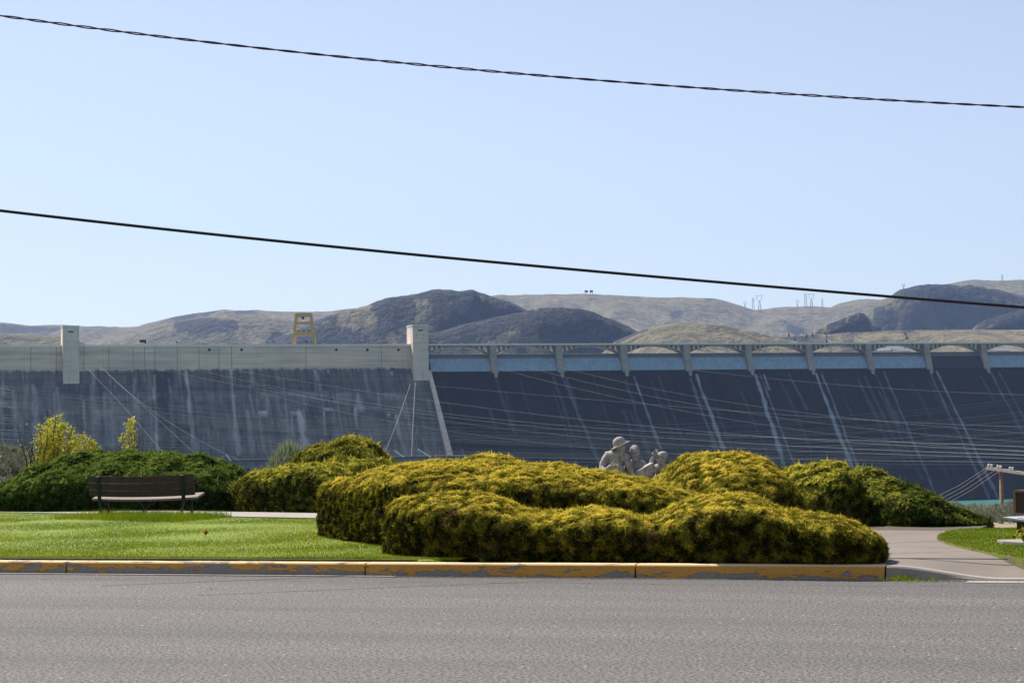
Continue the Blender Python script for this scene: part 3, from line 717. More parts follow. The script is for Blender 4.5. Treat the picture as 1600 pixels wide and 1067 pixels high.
for w_, s in ((8, 1), (12, -1)): hb = hand(J, E, J[w_][0], (.35 if s > 0 else -.3, -.1, 1), (.7, -.5, 0), 1.1, curl=[.5, .2, .1]); E.append((w_, hb))
skin('body', J, E, fig3, M['stone'])
head(fig3, sp(1033, 716, .05), .105, (-.6, -.75))
mb = MB(); ball(mb, Vector(sp(1035.5, 711.0, .09))-Vector(so_), .108, .10, .080, 18, 10, lambda d: 1+.08*math.sin(10*d.x)*math.sin(12*d.y)); mb.build('cap', M['stone'], fig3, smooth=True)
mb = MB(); mb.beam(sp(998, 741, -.5)-so_, sp(1021, 728, -.42)-so_, .18, .16); mb.build('tool_block', M['stone'], fig3)
mb = MB(); x0 = low(935, 0, 0)[0]-so_[0]; x1 = low(1060, 0, 0)[0]-so_[0]
mb.box(x0, x1, -.55, .5, -.05, .03); mb.box(low(980, 0, 0)[0]-so_[0], x1-.1, -.12, .42, .03, .34); mb.build('plinth', M['stone'], st)

# ---------------------------------------------------------------- information board at right edge
g = gp(1597, 841, PZ); ib = empty('information_board', (g[0], g[1], PZ), R(-52)); sc_ = g[1]/F
tag(ib, 'brown information board with a pale shelf, at the right edge of the photo', 'sign')
ztop = (841-767)*sc_; ph = 34*sc_
MB().box(-.05, 1.5, -.035, .035, ztop-ph, ztop-.02).build('panel', M['brown_sign'], ib)
mb = MB(); mb.box(-.09, -.05, -.05, .05, ztop-ph-.03, ztop); mb.box(-.05, 1.54, -.05, .05, ztop-.02, ztop+.012); mb.box(-.05, 1.54, -.05, .05, ztop-ph-.03, ztop-ph); mb.build('frame', M['pole'], ib)
for u in (.10, 1.3): MB().box(u, u+.10, .036, .13, -.15, ztop-.06).build('post', M['red_post'], ib)
lz = (841-811)*sc_
MB().prism([(-.22, lz+.03), (.20, lz-.01), (.20, lz-.035), (-.22, lz+.005)], -.12, .35).build('shelf', M['white_sheet'], ib)
MB().box(-.12, .04, .05, .13, -.15, lz-.04).build('shelf_post', M['brown_sign'], ib)
q = gpw([(1558, 850), (1596, 849), (1600, 855), (1566, 853)], PZ); tag(poly_sheet('concrete_pad', q, PZ+.06, M['gutter']), kind='structure')

# ---------------------------------------------------------------- brush, shrubs and trees beyond
def scatter_sage(name, pts, label):
    Vs = []; Fs = []; Ts = []; nb = 0
    for (x, y, r) in pts:
        z = float(zground(x, y)); k = int(130+90*r)
        th = rng.random(k)*2*PI; el = np.arcsin(rng.random(k)**.8); rr = r*(.55+.45*rng.random(k))*(1+.25*np.sin(3*th+x))
        D = np.stack([np.cos(th)*np.cos(el), np.sin(th)*np.cos(el), np.sin(el)*.75], 1)
        P = D*rr[:, None]+np.array([x, y, z]); v, f, t = sprigs(P, D, r*.34, r*.07, 3, up=.5, spread=.5, tone=np.clip(rng.normal(.5+.2*math.sin(x*5+y), .25, k), 0, 1))
        Vs.append(v); Fs.append(f+nb); Ts.append(t); nb += len(v)
    o = mesh_np(name, np.concatenate(Vs), np.concatenate(Fs), M['sage'], attr={'tone': np.concatenate(Ts)}); tag(o, label, 'brush', kind='stuff')
pts = []
for i in range(300):
    Y = 47+rng.random()*34; px = -60+rng.random()*330; X = (px-800)/F*Y
    pts.append((X, Y, .22+.33*rng.random()))
scatter_sage('sagebrush', pts, 'grey sagebrush covering the slope at the left')
pts = []
for i in range(520):
    Y = 33+rng.random()*42; px = 1400+rng.random()*420; X = (px-800)/F*Y
    if Y < 40 and px < 1520: continue
    pts.append((X, Y, .12+.16*rng.random()))
scatter_sage('sagebrush', pts, 'grey sagebrush on the bank between the right mound and the river')
pts = [((300+rng.random()*1100-800)/F*Y, Y, .2+.2*rng.random()) for Y in 54+rng.random(160)*30]
scatter_sage('sagebrush', pts, 'low sagebrush on the bank behind the middle mounds')

def twig_tree(name, label, base, tips, leafmat, leaf_frac, size, nleaf, cat='tree', leafsize=.06, seed=1, group=None, bare=None):
    """trunks from base fanning to many tips; leaves round the upper twigs"""
    rs = random.Random(seed); root = empty(name, tuple(base)); tag(root, label, cat, group); mb = MB(); LP = []
    B = Vector(base)
    for (t, r0) in tips:
        T = Vector(t)-B; mid = T*.5+Vector((rs.uniform(-.1, .1)*size, rs.uniform(-.2, .2)*size, .05*size))
        s0 = Vector((rs.uniform(-.05, .05), rs.uniform(-.05, .05), 0))
        path = [s0, T*.22+s0+Vector((rs.uniform(-.05, .05), 0, 0)), mid, T*.8+Vector((rs.uniform(-.05, .05), 0, 0))*size, T]
        mb.tube(path, [r0, r0*.8, r0*.55, r0*.3, r0*.1], 6)
        for q in range(11):
            k = .3+.7*q/10; i = min(int(k*4), 3); p = path[i].lerp(path[i+1], k*4-i)
            d = Vector((rs.uniform(-1, 1), rs.uniform(-1, 1), rs.uniform(-.1, 1))).normalized()*size*rs.uniform(.12, .3)*(1.15-.6*k)
            mb.tube([p, p+d*.5+Vector((0, 0, .02)), p+d], [r0*.22, r0*.14, r0*.05], 4)
            if bare is None or not bare(p+B):
                for _ in range(nleaf):
                    e = p+d*rs.uniform(.2, 1.05)+Vector((rs.gauss(0, .075), rs.gauss(0, .075), rs.gauss(0, .07)))*size; LP.append(e)
                    
            for _ in range(3):
                e = p+d*rs.uniform(.3, 1); dd = d.cross(Vector((rs.uniform(-1, 1), rs.uniform(-1, 1), rs.uniform(-1, 1)))).normalized()*size*.08
                mb.tube([e, e+dd+Vector((0, 0, .03*size))], [r0*.1, r0*.04], 3)
    mb.build('trunk', M['bark'], root, smooth=True)
    P = np.array([tuple(p) for p in LP]); v, f, t = sprigs(P, rng.normal(0, 1, P.shape), leafsize, leafsize*.55, 2, up=.3, spread=.6)
    mesh_np('crown', v, f, leafmat, root, attr={'tone': t}); return root
TY = 60.
def tp(px, py, dy=0): return at(px, py, TY+dy)
bz = float(zground(tp(68, 730)[0], TY)); bb = tp(66, 728); base = (bb[0], TY, min(bb[2], bz)-.05)
twig_tree('budding_tree', 'budding yellow leaved tree with dark forked trunks above the left end of the dark mound', base,
          [(tp(45, 690), .05), (tp(62, 672), .05), (tp(78, 660, .4), .05), (tp(88, 653, -.3), .05), (tp(103, 664, .3), .045), (tp(96, 680, -.5), .04), (tp(112, 676, .2), .04), (tp(70, 684, .6), .04), (tp(110, 695, -.3), .035), (tp(84, 690, .3), .035), (tp(120, 690, .1), .03), (tp(92, 668, .3), .04), (tp(75, 676, -.3), .04)],
          M['spring'], 1, 1.0, 34, leafsize=.062, seed=5, bare=lambda p: vproj(p)[0] < 58)
base = (tp(52, 735)[0], TY+.3, min(tp(52, 732)[2], float(zground(tp(52, 735)[0], TY+.3)))-.05)
twig_tree('bare_shrub', 'nearly leafless dark twiggy shrub left of the budding yellow tree', base,
          [(tp(27, 664), .035), (tp(36, 680, .3), .03), (tp(48, 672, -.3), .03), (tp(33, 694), .03), (tp(60, 665, .2), .03), (tp(44, 700), .025)],
          M['spring'], 1, .9, 1, leafsize=.05, seed=8, cat='shrub')
base = (tp(130, 722)[0], TY+2, float(zground(tp(130, 722)[0], TY+2))-.1)
twig_tree('budding_tree', 'smaller yellow leaved tree just right of the taller budding tree', base,
          [(tp(118, 690, 2), .03), (tp(128, 682, 2), .03), (tp(138, 686, 2), .03), (tp(146, 695, 2), .03), (tp(152, 703, 2), .025), (tp(135, 696, 2.3), .03), (tp(124, 698, 1.6), .025)],
          M['spring'], 1, .75, 28, leafsize=.06, seed=12)
base = (tp(207, 722)[0], TY+1, float(zground(tp(207, 722)[0], TY+1))-.1)
twig_tree('budding_shrub', 'upright twiggy shrub, yellow leaves on its left side, alone right of the budding trees', base,
          [(tp(198, 664, 1), .035), (tp(203, 658, 1.2), .035), (tp(209, 662, .8), .035), (tp(190, 685, 1), .03), (tp(217, 668, 1), .03), (tp(224, 664, 1.2), .025), (tp(212, 672, .9), .03), (tp(219, 680, 1.1), .025)],
          M['spring'], 1, .7, 22, leafsize=.06, seed=21, cat='shrub', bare=lambda p: vproj(p)[0] > 211)
# rabbitbrush tuft
def tuft(name, label, px0, px1, pyt, Y, k, mat, L=.22, cat='shrub'):
    p0 = at(px0, pyt, Y); p1 = at(px1, pyt, Y); cx = (p0[0]+p1[0])/2; w2 = (p1[0]-p0[0])/2; zt_ = p0[2]; z0 = float(zground(cx, Y))
    root = empty(name, (cx, Y, z0)); tag(root, label, cat); h = zt_-z0
    a = rng.random(k)*2*PI; r = np.sqrt(rng.random(k)); e = 1-.55*r**2.2
    hz = h*e*(.55+.45*rng.random(k)); P = np.stack([np.cos(a)*r*w2, np.sin(a)*r*.9, hz-L*.6], 1)
    D = np.stack([np.cos(a)*r*.5, np.sin(a)*r*.4, np.ones(k)], 1); D /= np.linalg.norm(D, axis=1, keepdims=True)
    v, f, t = sprigs(P, D, L, .022, 3, up=.8, spread=.22); mesh_np('foliage', v, f, mat, root, attr={'tone': t})
    mb = MB()
    for i in range(60):
        q = P[i*3]; mb.tube([(0.25*q[0], .25*q[1], -.05), (.8*q[0], .8*q[1], q[2]*.6), tuple(q)], [.014, .01, .005], 4)
    mb.build('stems', M['bark'], root)
tuft('rabbitbrush', 'pale grey green rabbitbrush between the dark mound and the shaggy juniper', 412, 492, 692, 53, 3600, M['rabbit'])
tuft('dry_shrub', 'dark dry shrub at the foot of the dam wall beyond the yellow trees', 148, 158, 692, 66, 300, M['juniper_dark'], .12)

# ---------------------------------------------------------------- river
b = MB(); b.add([(-3000, 120, RIVER_Z), (3000, 120, RIVER_Z), (3000, 1500, RIVER_Z), (-3000, 1500, RIVER_Z)], [(0, 1, 2, 3)])
tag(b.build('river', M['water']), kind='structure')

# ---------------------------------------------------------------- dam
Z1 = 1181.; X1 = (665-800)/F*Z1; TH = R(17.3); LB = 43.3
DECK = float(at(665, 537, Z1)[2])
du = np.array([math.cos(TH), math.sin(TH)]); dn = np.array([-math.sin(TH), math.cos(TH)])   # along, upstream
def dam_l(px, py=560, ly=0.):
    """local along coordinate where the pixel ray meets the vertical plane at upstream offset ly, and z"""
    d = ray(px, py); o_ = np.array([X1, Z1])+dn*ly; A = np.array([[d[0], -du[0]], [d[1], -du[1]]]); s = np.linalg.solve(A, o_); return s[1], 1.6+d[2]*s[0]
def dam_s(px, py):
    """same on the sloping downstream face"""
    ly = 0.
    for _ in range(12):
        s, z = dam_l(px, py, ly); ly = -max(0, 48-z)*.8
    return s, z
dam = empty('dam', (X1, Z1, 0), TH); tag(dam, 'long grey concrete gravity dam across the whole valley with arched bridge over its dark spillway', 'dam')
# materials
def dam_wall_mat():
    t = NT('stained dam concrete'); sx = t.n('ShaderNodeSeparateXYZ'); t.L(t.coord(), sx.inputs[0]); z = sx.outputs[2]
    st1 = t.noise(.22, 5, .65, t.coord(scale=(1, .2, .10))); st2 = t.noise(.9, 4, .6, t.coord(scale=(1, .15, .06))); bl = t.noise(.05, 5, .6, t.coord(scale=(1, 1, 1.6)))
    hb = t.noise(.25, 4, .6, t.coord(scale=(.08, .1, 1.2)))
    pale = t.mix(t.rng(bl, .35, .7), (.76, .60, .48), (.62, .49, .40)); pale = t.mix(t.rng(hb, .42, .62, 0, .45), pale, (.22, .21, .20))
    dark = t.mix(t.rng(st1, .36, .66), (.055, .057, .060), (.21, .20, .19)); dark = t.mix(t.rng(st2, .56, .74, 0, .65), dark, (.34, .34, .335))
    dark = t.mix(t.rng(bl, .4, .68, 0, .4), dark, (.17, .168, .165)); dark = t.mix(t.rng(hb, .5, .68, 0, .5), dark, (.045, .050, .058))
    br = t.n('ShaderNodeTexBrick'); br.offset = 0; br.inputs['Scale'].default_value = 1; br.inputs['Brick Width'].default_value = 15.; br.inputs['Row Height'].default_value = 1.52*2
    br.inputs['Mortar Size'].default_value = .16; br.inputs['Color1'].default_value = (1, 1, 1, 1); br.inputs['Color2'].default_value = (.8, .8, .8, 1); br.inputs['Mortar'].default_value = (.25, .25, .25, 1)
    cv = t.n('ShaderNodeCombineXYZ'); t.L(t.math('ADD', sx.outputs[0], t.rng(st1, 0, 1, -.3, .3)), cv.inputs[0]); t.L(z, cv.inputs[1]); t.L(cv.outputs[0], br.inputs['Vector'])
    dark = t.mix(.45, dark, br.outputs[0], 'MULTIPLY'); pale = t.mix(.22, pale, br.outputs[0], 'MULTIPLY')
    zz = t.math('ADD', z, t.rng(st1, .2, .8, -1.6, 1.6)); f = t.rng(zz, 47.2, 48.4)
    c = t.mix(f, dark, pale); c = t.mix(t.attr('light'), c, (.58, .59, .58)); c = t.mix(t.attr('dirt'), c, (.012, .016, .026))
    t.col(c); t.rough(.9); return t.m
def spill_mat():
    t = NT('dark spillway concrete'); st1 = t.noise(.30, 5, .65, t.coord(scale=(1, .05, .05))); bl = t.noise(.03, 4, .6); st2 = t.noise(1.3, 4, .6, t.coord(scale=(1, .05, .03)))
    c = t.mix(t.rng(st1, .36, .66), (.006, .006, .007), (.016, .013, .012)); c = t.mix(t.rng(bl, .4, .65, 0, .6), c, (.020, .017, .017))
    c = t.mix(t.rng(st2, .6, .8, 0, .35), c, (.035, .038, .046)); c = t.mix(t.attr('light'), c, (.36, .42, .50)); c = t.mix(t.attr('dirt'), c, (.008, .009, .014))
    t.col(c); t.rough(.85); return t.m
M['damwall'] = dam_wall_mat(); M['spill'] = spill_mat()
def dampale_mat():
    t = NT('pale dam concrete'); a = t.noise(.08, 5, .6); v_ = t.noise(.8, 5, .7, t.coord(scale=(1, 1, .07))); h_ = t.noise(.5, 3, .6, t.coord(scale=(.1, .1, 1)))
    c = t.mix(t.rng(a, .3, .7), (.72, .59, .49), (.56, .46, .39)); c = t.mix(t.rng(v_, .50, .72, 0, .55), c, (.25, .23, .21)); c = t.mix(t.rng(h_, .5, .65, 0, .3), c, (.32, .30, .27)); t.col(c); return t.m
M['dampale'] = dampale_mat()
M['dampale_old'] = concrete('pale dam concrete', (.62, .55, .47), (.50, .445, .385), .08, 1.2)
M['dampier'] = concrete('weathered pier concrete', (.36, .31, .27), (.23, .20, .18), .15, 1.4)
M['rail'] = concrete('bridge parapet concrete', (.78, .68, .60), (.66, .58, .52), .2, 2)
def gate_mat(name, c1, c2):
    t = NT(name); sx = t.n('ShaderNodeSeparateXYZ'); t.L(t.coord(), sx.inputs[0])
    n1 = t.noise(.5, 5, .65, t.coord(scale=(1, 1, .25))); c = t.mix(t.rng(n1, .35, .65), c1, c2)
    w_ = t.n('ShaderNodeTexWave'); w_.inputs['Scale'].default_value = .28; t.L(t.coord(), w_.inputs[0])
    band = t.rng(sx.outputs[2], 53.4, 53.8); upc = t.mix(w_.outputs['Fac'], (.06, .065, .07), (.24, .235, .22))
    c = t.mix(band, c, upc); t.col(c); t.rough(.75); return t.m
M['gate'] = gate_mat('blue grey drum gate', (.27, .36, .46), (.20, .27, .345)); M['gate_dark'] = gate_mat('dark drum gate', (.022, .028, .045), (.03, .036, .05))
def face_grid(name, x0, x1, z0, z1, nx, nz, mat, lyf, marks, parent, ztop_flat=None):
    X = np.linspace(x0, x1, nx); Zv = np.linspace(z0, z1, nz); GX, GZ = np.meshgrid(X, Zv); GYl = lyf(GZ)
    light = np.zeros_like(GX); dirt = np.zeros_like(GX)
    for kind, fn in marks:
        m_ = fn(GX, GZ)
        if kind == 'l': light = np.maximum(light, m_*(1.3 if 'wall' in mat.name or 'stained' in mat.name else 1))
        else: dirt = np.maximum(dirt, m_)
    V = np.stack([GX.ravel(), GYl.ravel(), GZ.ravel()], 1)
    return mesh_np(name, V, gridf(nz, nx), mat, parent, attr={'light': np.clip(light, 0, 1).ravel(), 'dirt': np.clip(dirt, 0, 1).ravel()})
slope = lambda z: np.where(z < 48, -(48-z)*.8, 0.)
def streak(pxa, pya, pxb, pyb, wpx, s, fade=.5, rag=.6):
    xa, za = dam_s(pxa, pya); xb, zb = dam_s(pxb, pyb); w0 = wpx/2.5
    def fn(X, Z):
        t = (za-Z)/(za-zb+1e-6); xc = xa+(xb-xa)*t+vnoise(Z*.12, Z*0+pxa, 2)*.35*w0; ww = w0*(.55+.5*t)*(1+.5*vnoise(Z*.25, X*0+pxa, 7))
        return np.where((t > 0) & (t < 1.0), np.exp(-((X-xc)/ww)**4)*s*(1-fade*t)*(1-rag*.5*(1+vnoise(Z*.5, X*1.2, 5))*.8), 0)
    return fn
def patch(px0, py0, px1, py1, s, soft=.6, down=True):
    xa, za = dam_s(px0, py0); xb, zb = dam_s(px1, py1)
    def fn(X, Z):
        e = np.clip((X-xa)/soft, 0, 1)*np.clip((xb-X)/soft, 0, 1)*np.clip((za-Z)/.5, 0, 1)
        t = np.clip((za-Z)/(za-zb), 0, 1.2); k = np.clip(1-t, 0, 1)**.7 if down else (t < 1)
        return e*k*s*(.65+.35*vnoise(X*.9, Z*.08, 4))
    return fn
xl = dam_l(-260, 560)[0]
wall_marks = [('l', patch(402, 641, 421, 652, .85)), ('l', patch(402, 641, 405, 690, .55)), ('l', patch(417, 641, 421, 690, .55)), ('l', patch(452, 642, 474, 650, .5)), ('l', streak(466, 642, 478, 705, 6, .65, .4, .4)), ('l', streak(455, 650, 461, 710, 3, .35)),
              ('l', patch(504, 637, 521, 643, .6)), ('l', streak(505, 640, 508, 680, 3, .5)), ('l', patch(552, 635, 572, 644, .5)), ('l', streak(555, 636, 557, 670, 3, .5)), ('l', patch(604, 645, 611, 652, .8)), ('l', patch(616, 647, 625, 655, .8)), ('l', streak(618, 650, 634, 712, 4, .4)),
              ('l', patch(510, 577, 516, 583, .9)), ('l', patch(540, 577, 545, 580, .8)), ('l', patch(609, 580, 616, 588, .9)), ('l', streak(492, 577, 496, 596, 4, .55)), ('l', patch(557, 576, 562, 582, .6)),
              ('l', patch(418, 611, 521, 622, .20, 2)), ('l', patch(160, 613, 232, 622, .16, 2)), ('l', patch(295, 611, 392, 622, .2, 2)), ('l', patch(470, 612, 500, 633, .3)), ('l', patch(526, 612, 552, 630, .3)), ('l', patch(598, 612, 624, 628, .25)),
              ('l', streak(241, 585, 246, 712, 3.5, .6, .3)), ('l', streak(263, 590, 271, 700, 4, .42, .3)), ('l', streak(291, 578, 306, 705, 4.5, .65, .2)), ('l', streak(361, 577, 372, 712, 3.5, .5, .3)), ('l', streak(393, 573, 396, 605, 2.5, .4)), ('l', streak(298, 650, 305, 712, 3, .3)),
              ('l', streak(440, 577, 455, 712, 3, .25)), ('l', streak(52, 600, 60, 690, 6, .35)), ('l', streak(20, 610, 25, 690, 3, .35)), ('l', streak(70, 640, 74, 700, 5, .35)), ('l', streak(90, 605, 92, 650, 4, .3)), ('l', streak(5, 575, 3, 700, 3, .3)), ('l', streak(173, 590, 176, 700, 2.5, .25)), ('l', streak(130, 625, 134, 700, 3, .3)), ('l', streak(210, 590, 212, 640, 3, .3)), ('l', streak(198, 615, 200, 650, 2, .3)),
              ('d', streak(255, 580, 270, 712, 22, .75, .1, .3)), ('d', streak(300, 620, 308, 712, 7, .6, .1, .3)), ('d', streak(75, 640, 80, 690, 10, .6, .2, .3)), ('d', streak(130, 655, 134, 712, 4, .6)), ('d', streak(10, 610, 8, 700, 9, .5)),
              ('d', patch(-200, 574, 640, 577, .45, 2)), ('d', patch(124, 600, 640, 614, .35, 3, False)), ('d', patch(160, 575, 640, 600, .18, 3, False)), ('d', patch(88, 596, 131, 614, .6, 1, False))]
rr = random.Random(5)
for _ in range(70):
    a = rr.uniform(-20, 640); y = rr.choice((576, 577, 600, 613, 613, 614, 640)); l_ = rr.uniform(15, 95); wall_marks.append((rr.choice('llld'), streak(a, y, a+l_*(.02+.00025*(a-0)), min(y+l_, 712), rr.uniform(1.2, 4.5), rr.uniform(.12, .38), .7, .5)))
for _ in range(16):
    a = rr.uniform(0, 620); y = rr.choice((612, 613, 640, 668)); wall_marks.append(('l', patch(a, y, a+rr.uniform(10, 34), y+rr.uniform(6, 22), rr.uniform(.15, .4), 1.2)))
xt1a, xt1b = dam_l(97, 560)[0], dam_l(122.5, 560)[0]
face_grid('abutment_face', xl, 0, -48, 48, 700, 150, M['damwall'], slope, wall_marks, dam)
b = MB()
for a_, c_ in ((xl, xt1a-.02), (xt1b+.02, -9.72)): b.box(a_, c_, 0, 9, 47.5, DECK-1.2)
o = b.build('parapet_wall', M['damwall'], dam)
b = MB()
for a_, c_ in ((xl, xt1a-.02), (xt1b+.02, -9.72)): b.box(a_, c_, -.35, 9, DECK-1.2, DECK-.1)
b.build('crest_coping', M['rail'], dam)
# vertical pilaster joints on the pale wall
for px in (48, 88, 131, 170, 208, 226, 242, 277, 311, 342, 362, 478, 596):
    s, _ = dam_l(px); MB().box(s-.2, s+.2, -.08, .2, 47.9, DECK-1.25).build('pilaster', M['dampier'], dam)
for px in (327, 377.5, 525.5, 574, 622.5):
    s, z = dam_l(px, 546.5); MB().tube([(s, .3, z), (s, -.22, z)], .85, 10).build('drain_outlet', M['dark'], dam)
# towers
for (xa, xb, ztp, zbt) in ((xt1a, xt1b, dam_l(110, 510, -6)[1], 40.), (-9.7, 0, dam_l(652, 508.5, -6)[1], 40.)):
    w2 = (xb-xa)/2
    tw = MB().add([(xa, -6.4, zbt-1), (xb, -6.4, zbt-1), (xb, 9, zbt-1), (xa, 9, zbt-1), (xa, -6.0, ztp), (xb, -6.0, ztp), (xb, 9, ztp), (xa, 9, ztp)],
                  [(0, 3, 2, 1), (4, 5, 6, 7), (0, 1, 5, 4), (1, 2, 6, 5), (2, 3, 7, 6), (3, 0, 4, 7)]).build('tower', M['dampale'], dam)
    MB().box(xa-.25, xb+.25, -6.3, 9.2, ztp, ztp+.5).build('tower_cap', M['rail'], tw)
    MB().box(xa+w2-1.6, xa+w2+1.6, -6.2, -5.9, ztp-3.4, ztp-2.7).build('window', M['dark'], tw)
    if xb == 0:
        for (dx, dz) in ((-2.2, 8), (1.8, 8.4), (-.4, 5.8), (-2.4, 6.2), (1.9, 5.9)): MB().box(xa+w2+dx-.25, xa+w2+dx+.25, -6.25, -5.95, ztp-dz, ztp-dz+.45).build('vent', M['dark'], tw)
# spillway face
NB = 12
pier_x = [i*LB for i in range(NB+1)]
sp_marks = []
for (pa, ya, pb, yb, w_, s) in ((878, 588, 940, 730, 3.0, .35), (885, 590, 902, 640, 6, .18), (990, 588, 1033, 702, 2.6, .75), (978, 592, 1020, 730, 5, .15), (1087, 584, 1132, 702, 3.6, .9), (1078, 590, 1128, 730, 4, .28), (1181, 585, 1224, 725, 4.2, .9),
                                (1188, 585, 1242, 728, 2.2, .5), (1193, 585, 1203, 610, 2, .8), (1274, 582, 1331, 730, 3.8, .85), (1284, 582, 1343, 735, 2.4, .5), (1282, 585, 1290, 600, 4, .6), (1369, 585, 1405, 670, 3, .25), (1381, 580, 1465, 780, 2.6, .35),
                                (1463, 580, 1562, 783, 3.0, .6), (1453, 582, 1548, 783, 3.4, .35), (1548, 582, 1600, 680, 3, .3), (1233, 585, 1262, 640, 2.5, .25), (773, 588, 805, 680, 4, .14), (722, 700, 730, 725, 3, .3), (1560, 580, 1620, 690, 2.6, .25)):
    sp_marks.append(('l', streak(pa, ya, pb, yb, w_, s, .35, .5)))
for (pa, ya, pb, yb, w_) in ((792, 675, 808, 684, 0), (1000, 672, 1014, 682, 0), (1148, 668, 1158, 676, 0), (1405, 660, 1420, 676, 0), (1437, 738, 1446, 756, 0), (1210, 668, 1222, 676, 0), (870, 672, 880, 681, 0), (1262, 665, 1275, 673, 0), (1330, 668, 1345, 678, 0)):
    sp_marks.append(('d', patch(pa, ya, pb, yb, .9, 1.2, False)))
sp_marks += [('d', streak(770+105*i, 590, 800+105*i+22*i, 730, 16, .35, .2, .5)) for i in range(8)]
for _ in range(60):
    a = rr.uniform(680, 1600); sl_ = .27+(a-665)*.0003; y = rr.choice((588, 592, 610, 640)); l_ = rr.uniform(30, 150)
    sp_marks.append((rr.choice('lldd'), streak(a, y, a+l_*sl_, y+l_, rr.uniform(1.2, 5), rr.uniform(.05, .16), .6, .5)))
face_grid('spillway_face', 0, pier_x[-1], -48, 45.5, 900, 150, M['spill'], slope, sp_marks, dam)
# training wall
b = MB(); a = lambda z: -(48-z)*.8
b.add([(0.0, 0, 46.5), (2.2, 0, 46.5), (4.6, a(-45), -45), (0, a(-45), -45), (0, -3.2, 46.5), (2.2, -3.2, 46.5), (4.6, a(-45)-3.4, -45), (0, a(-45)-3.4, -45)],
      [(0, 1, 2, 3), (4, 7, 6, 5), (0, 4, 5, 1), (1, 5, 6, 2), (2, 6, 7, 3), (3, 7, 4, 0)])
b.build('training_wall', M['dampale'], dam)
# deck over the spillway
x1 = pier_x[-1]
MB().box(0.02, x1, .6, 9, DECK-1.7, DECK-.85).build('bridge_deck', M['dampier'], dam)
MB().box(0.02, x1, .1, .9, DECK-1.0, DECK-.1).build('bridge_parapet', M['rail'], dam)
ZS, ZC = 56.7, DECK-1.75
for i in range(NB):
    xa, xb = pier_x[i]+(2.2 if i else .2), pier_x[i+1]-2.2; n = 28
    top = []; bot = []
    for j in range(n+1):
        t = j/n; x = xa+(xb-xa)*t; h = 1-(2*t-1)**2; top.append((x, ZS+(ZC-ZS)*h+.45)); bot.append((x, ZS+(ZC-ZS)*h-.25))
    V = []; f = []
    for (tx, tz), (bx, bz_) in zip(top, bot): V += [(bx, 1.0, bz_), (bx, 8.2, bz_), (tx, 8.2, tz), (tx, 1.0, tz)]
    for j in range(n):
        for k in range(4): f.append((4*j+k, 4*j+4+k, 4*j+4+(k+1) % 4, 4*j+(k+1) % 4))
    ar = MB().add(V, f).build('arch', M['dampier'], dam)
    for j in range(1, 12):
        x = xa+(xb-xa)*j/12; h = 1-(2*j/12-1)**2; zt_ = ZS+(ZC-ZS)*h+.4
        if DECK-1.7-zt_ > .25: MB().box(x-.42, x+.42, 1.1, 8.1, zt_, DECK-1.705).build('spandrel_column', M['dampale'], ar)
for i in range(1, NB+1):
    x = pier_x[i]; mb = MB()
    mb.prism([(9, DECK-1.0), (.0, DECK-1.0), (-.6, 55), (-3.0, 48), (-3.6, 45.2), (-5.0, 44.2), (9, 44.2)], x-2.1, x+2.1, 'x')
    mb.prism([(-3.5, 45.3), (-5.2, 44), (-5.8, 41.5), (-3, 44)], x-1.0, x+1.0, 'x')
    mb.build('pier', M['dampier'], dam)
for i in range(NB):
    xa, xb = pier_x[i]+(2.2 if i else 2.5), pier_x[i+1]-2.12; n = 14; V = []; f = []
    for j in range(n+1):
        t = j/n; z = 44.8+(56.2-44.8)*t; y = 3.2-4.4*math.sin(PI*.5*(1-t))**1.0*1.2+1.2*t
        V += [(xa, y, z), (xb, y, z)]
    for j in range(n): f.append((2*j, 2*j+1, 2*j+3, 2*j+2))
    k = len(V); V += [(xb, 7, 56.2), (xa, 7, 56.2), (xb, 7, 44.8), (xa, 7, 44.8)]; f += [(k-2, k-1, k, k+1), (k+1, k, k+2, k+3)]
    g_ = MB().add(V, f).build('drum_gate', M['gate_dark'] if i == 8 else M['gate'], dam, fix=False)
    if i == 8: g_['label'] = 'dark drum gate, ninth bay from the tower'
    MB().box(xa, xb, 3.0, 7.2, 56.2, 56.5).build('gate_sill', M['dampale'], g_)
# lamps and fixtures on the crest
def crest_pt(px): s, _ = dam_l(px, 536, 2.); return dam.matrix_world @ Vector((0, 0, 0)), s
def dw(lx_, ly_, z): q = np.array([X1, Z1])+du*lx_+dn*ly_; return (q[0], q[1], z)
for px, hgt, lb in ((223, 3.2, 'dark floodlight cluster on the dam crest right of the left tower'), (276, 2.4, 'small lamp on the dam crest between the floodlight cluster and the crane'), (427.5, 2.6, 'small lamp on the dam crest just left of the crane'), (478.5, 2.2, 'dark lamp on the dam crest below the crane opening')):
    s, _ = dam_l(px, 536, 1.); L_ = empty('crest_lamp', dw(s, .6, DECK-.1), TH); tag(L_, lb, 'lamp')
    MB().box(-.12, .12, -.12, .12, -3.5, hgt*.6).build('post', M['steel'], L_)
    mb = MB(); ball(mb, (0, 0, hgt*.7), .6, .5, .6, 10, 8)
    if px == 223: mb.box(-1.9, 1.9, -.4, .4, hgt*.45, hgt*.95); mb.box(1.0, 1.9, -.4, .4, hgt*.2, hgt*.6)
    mb.build('lamp_head', M['dark'], L_)
# far right end: abutment behind the frame
MB().box(x1+.02, x1+500, -2, 14, -48, DECK).build('end_block', M['dampier'], dam)

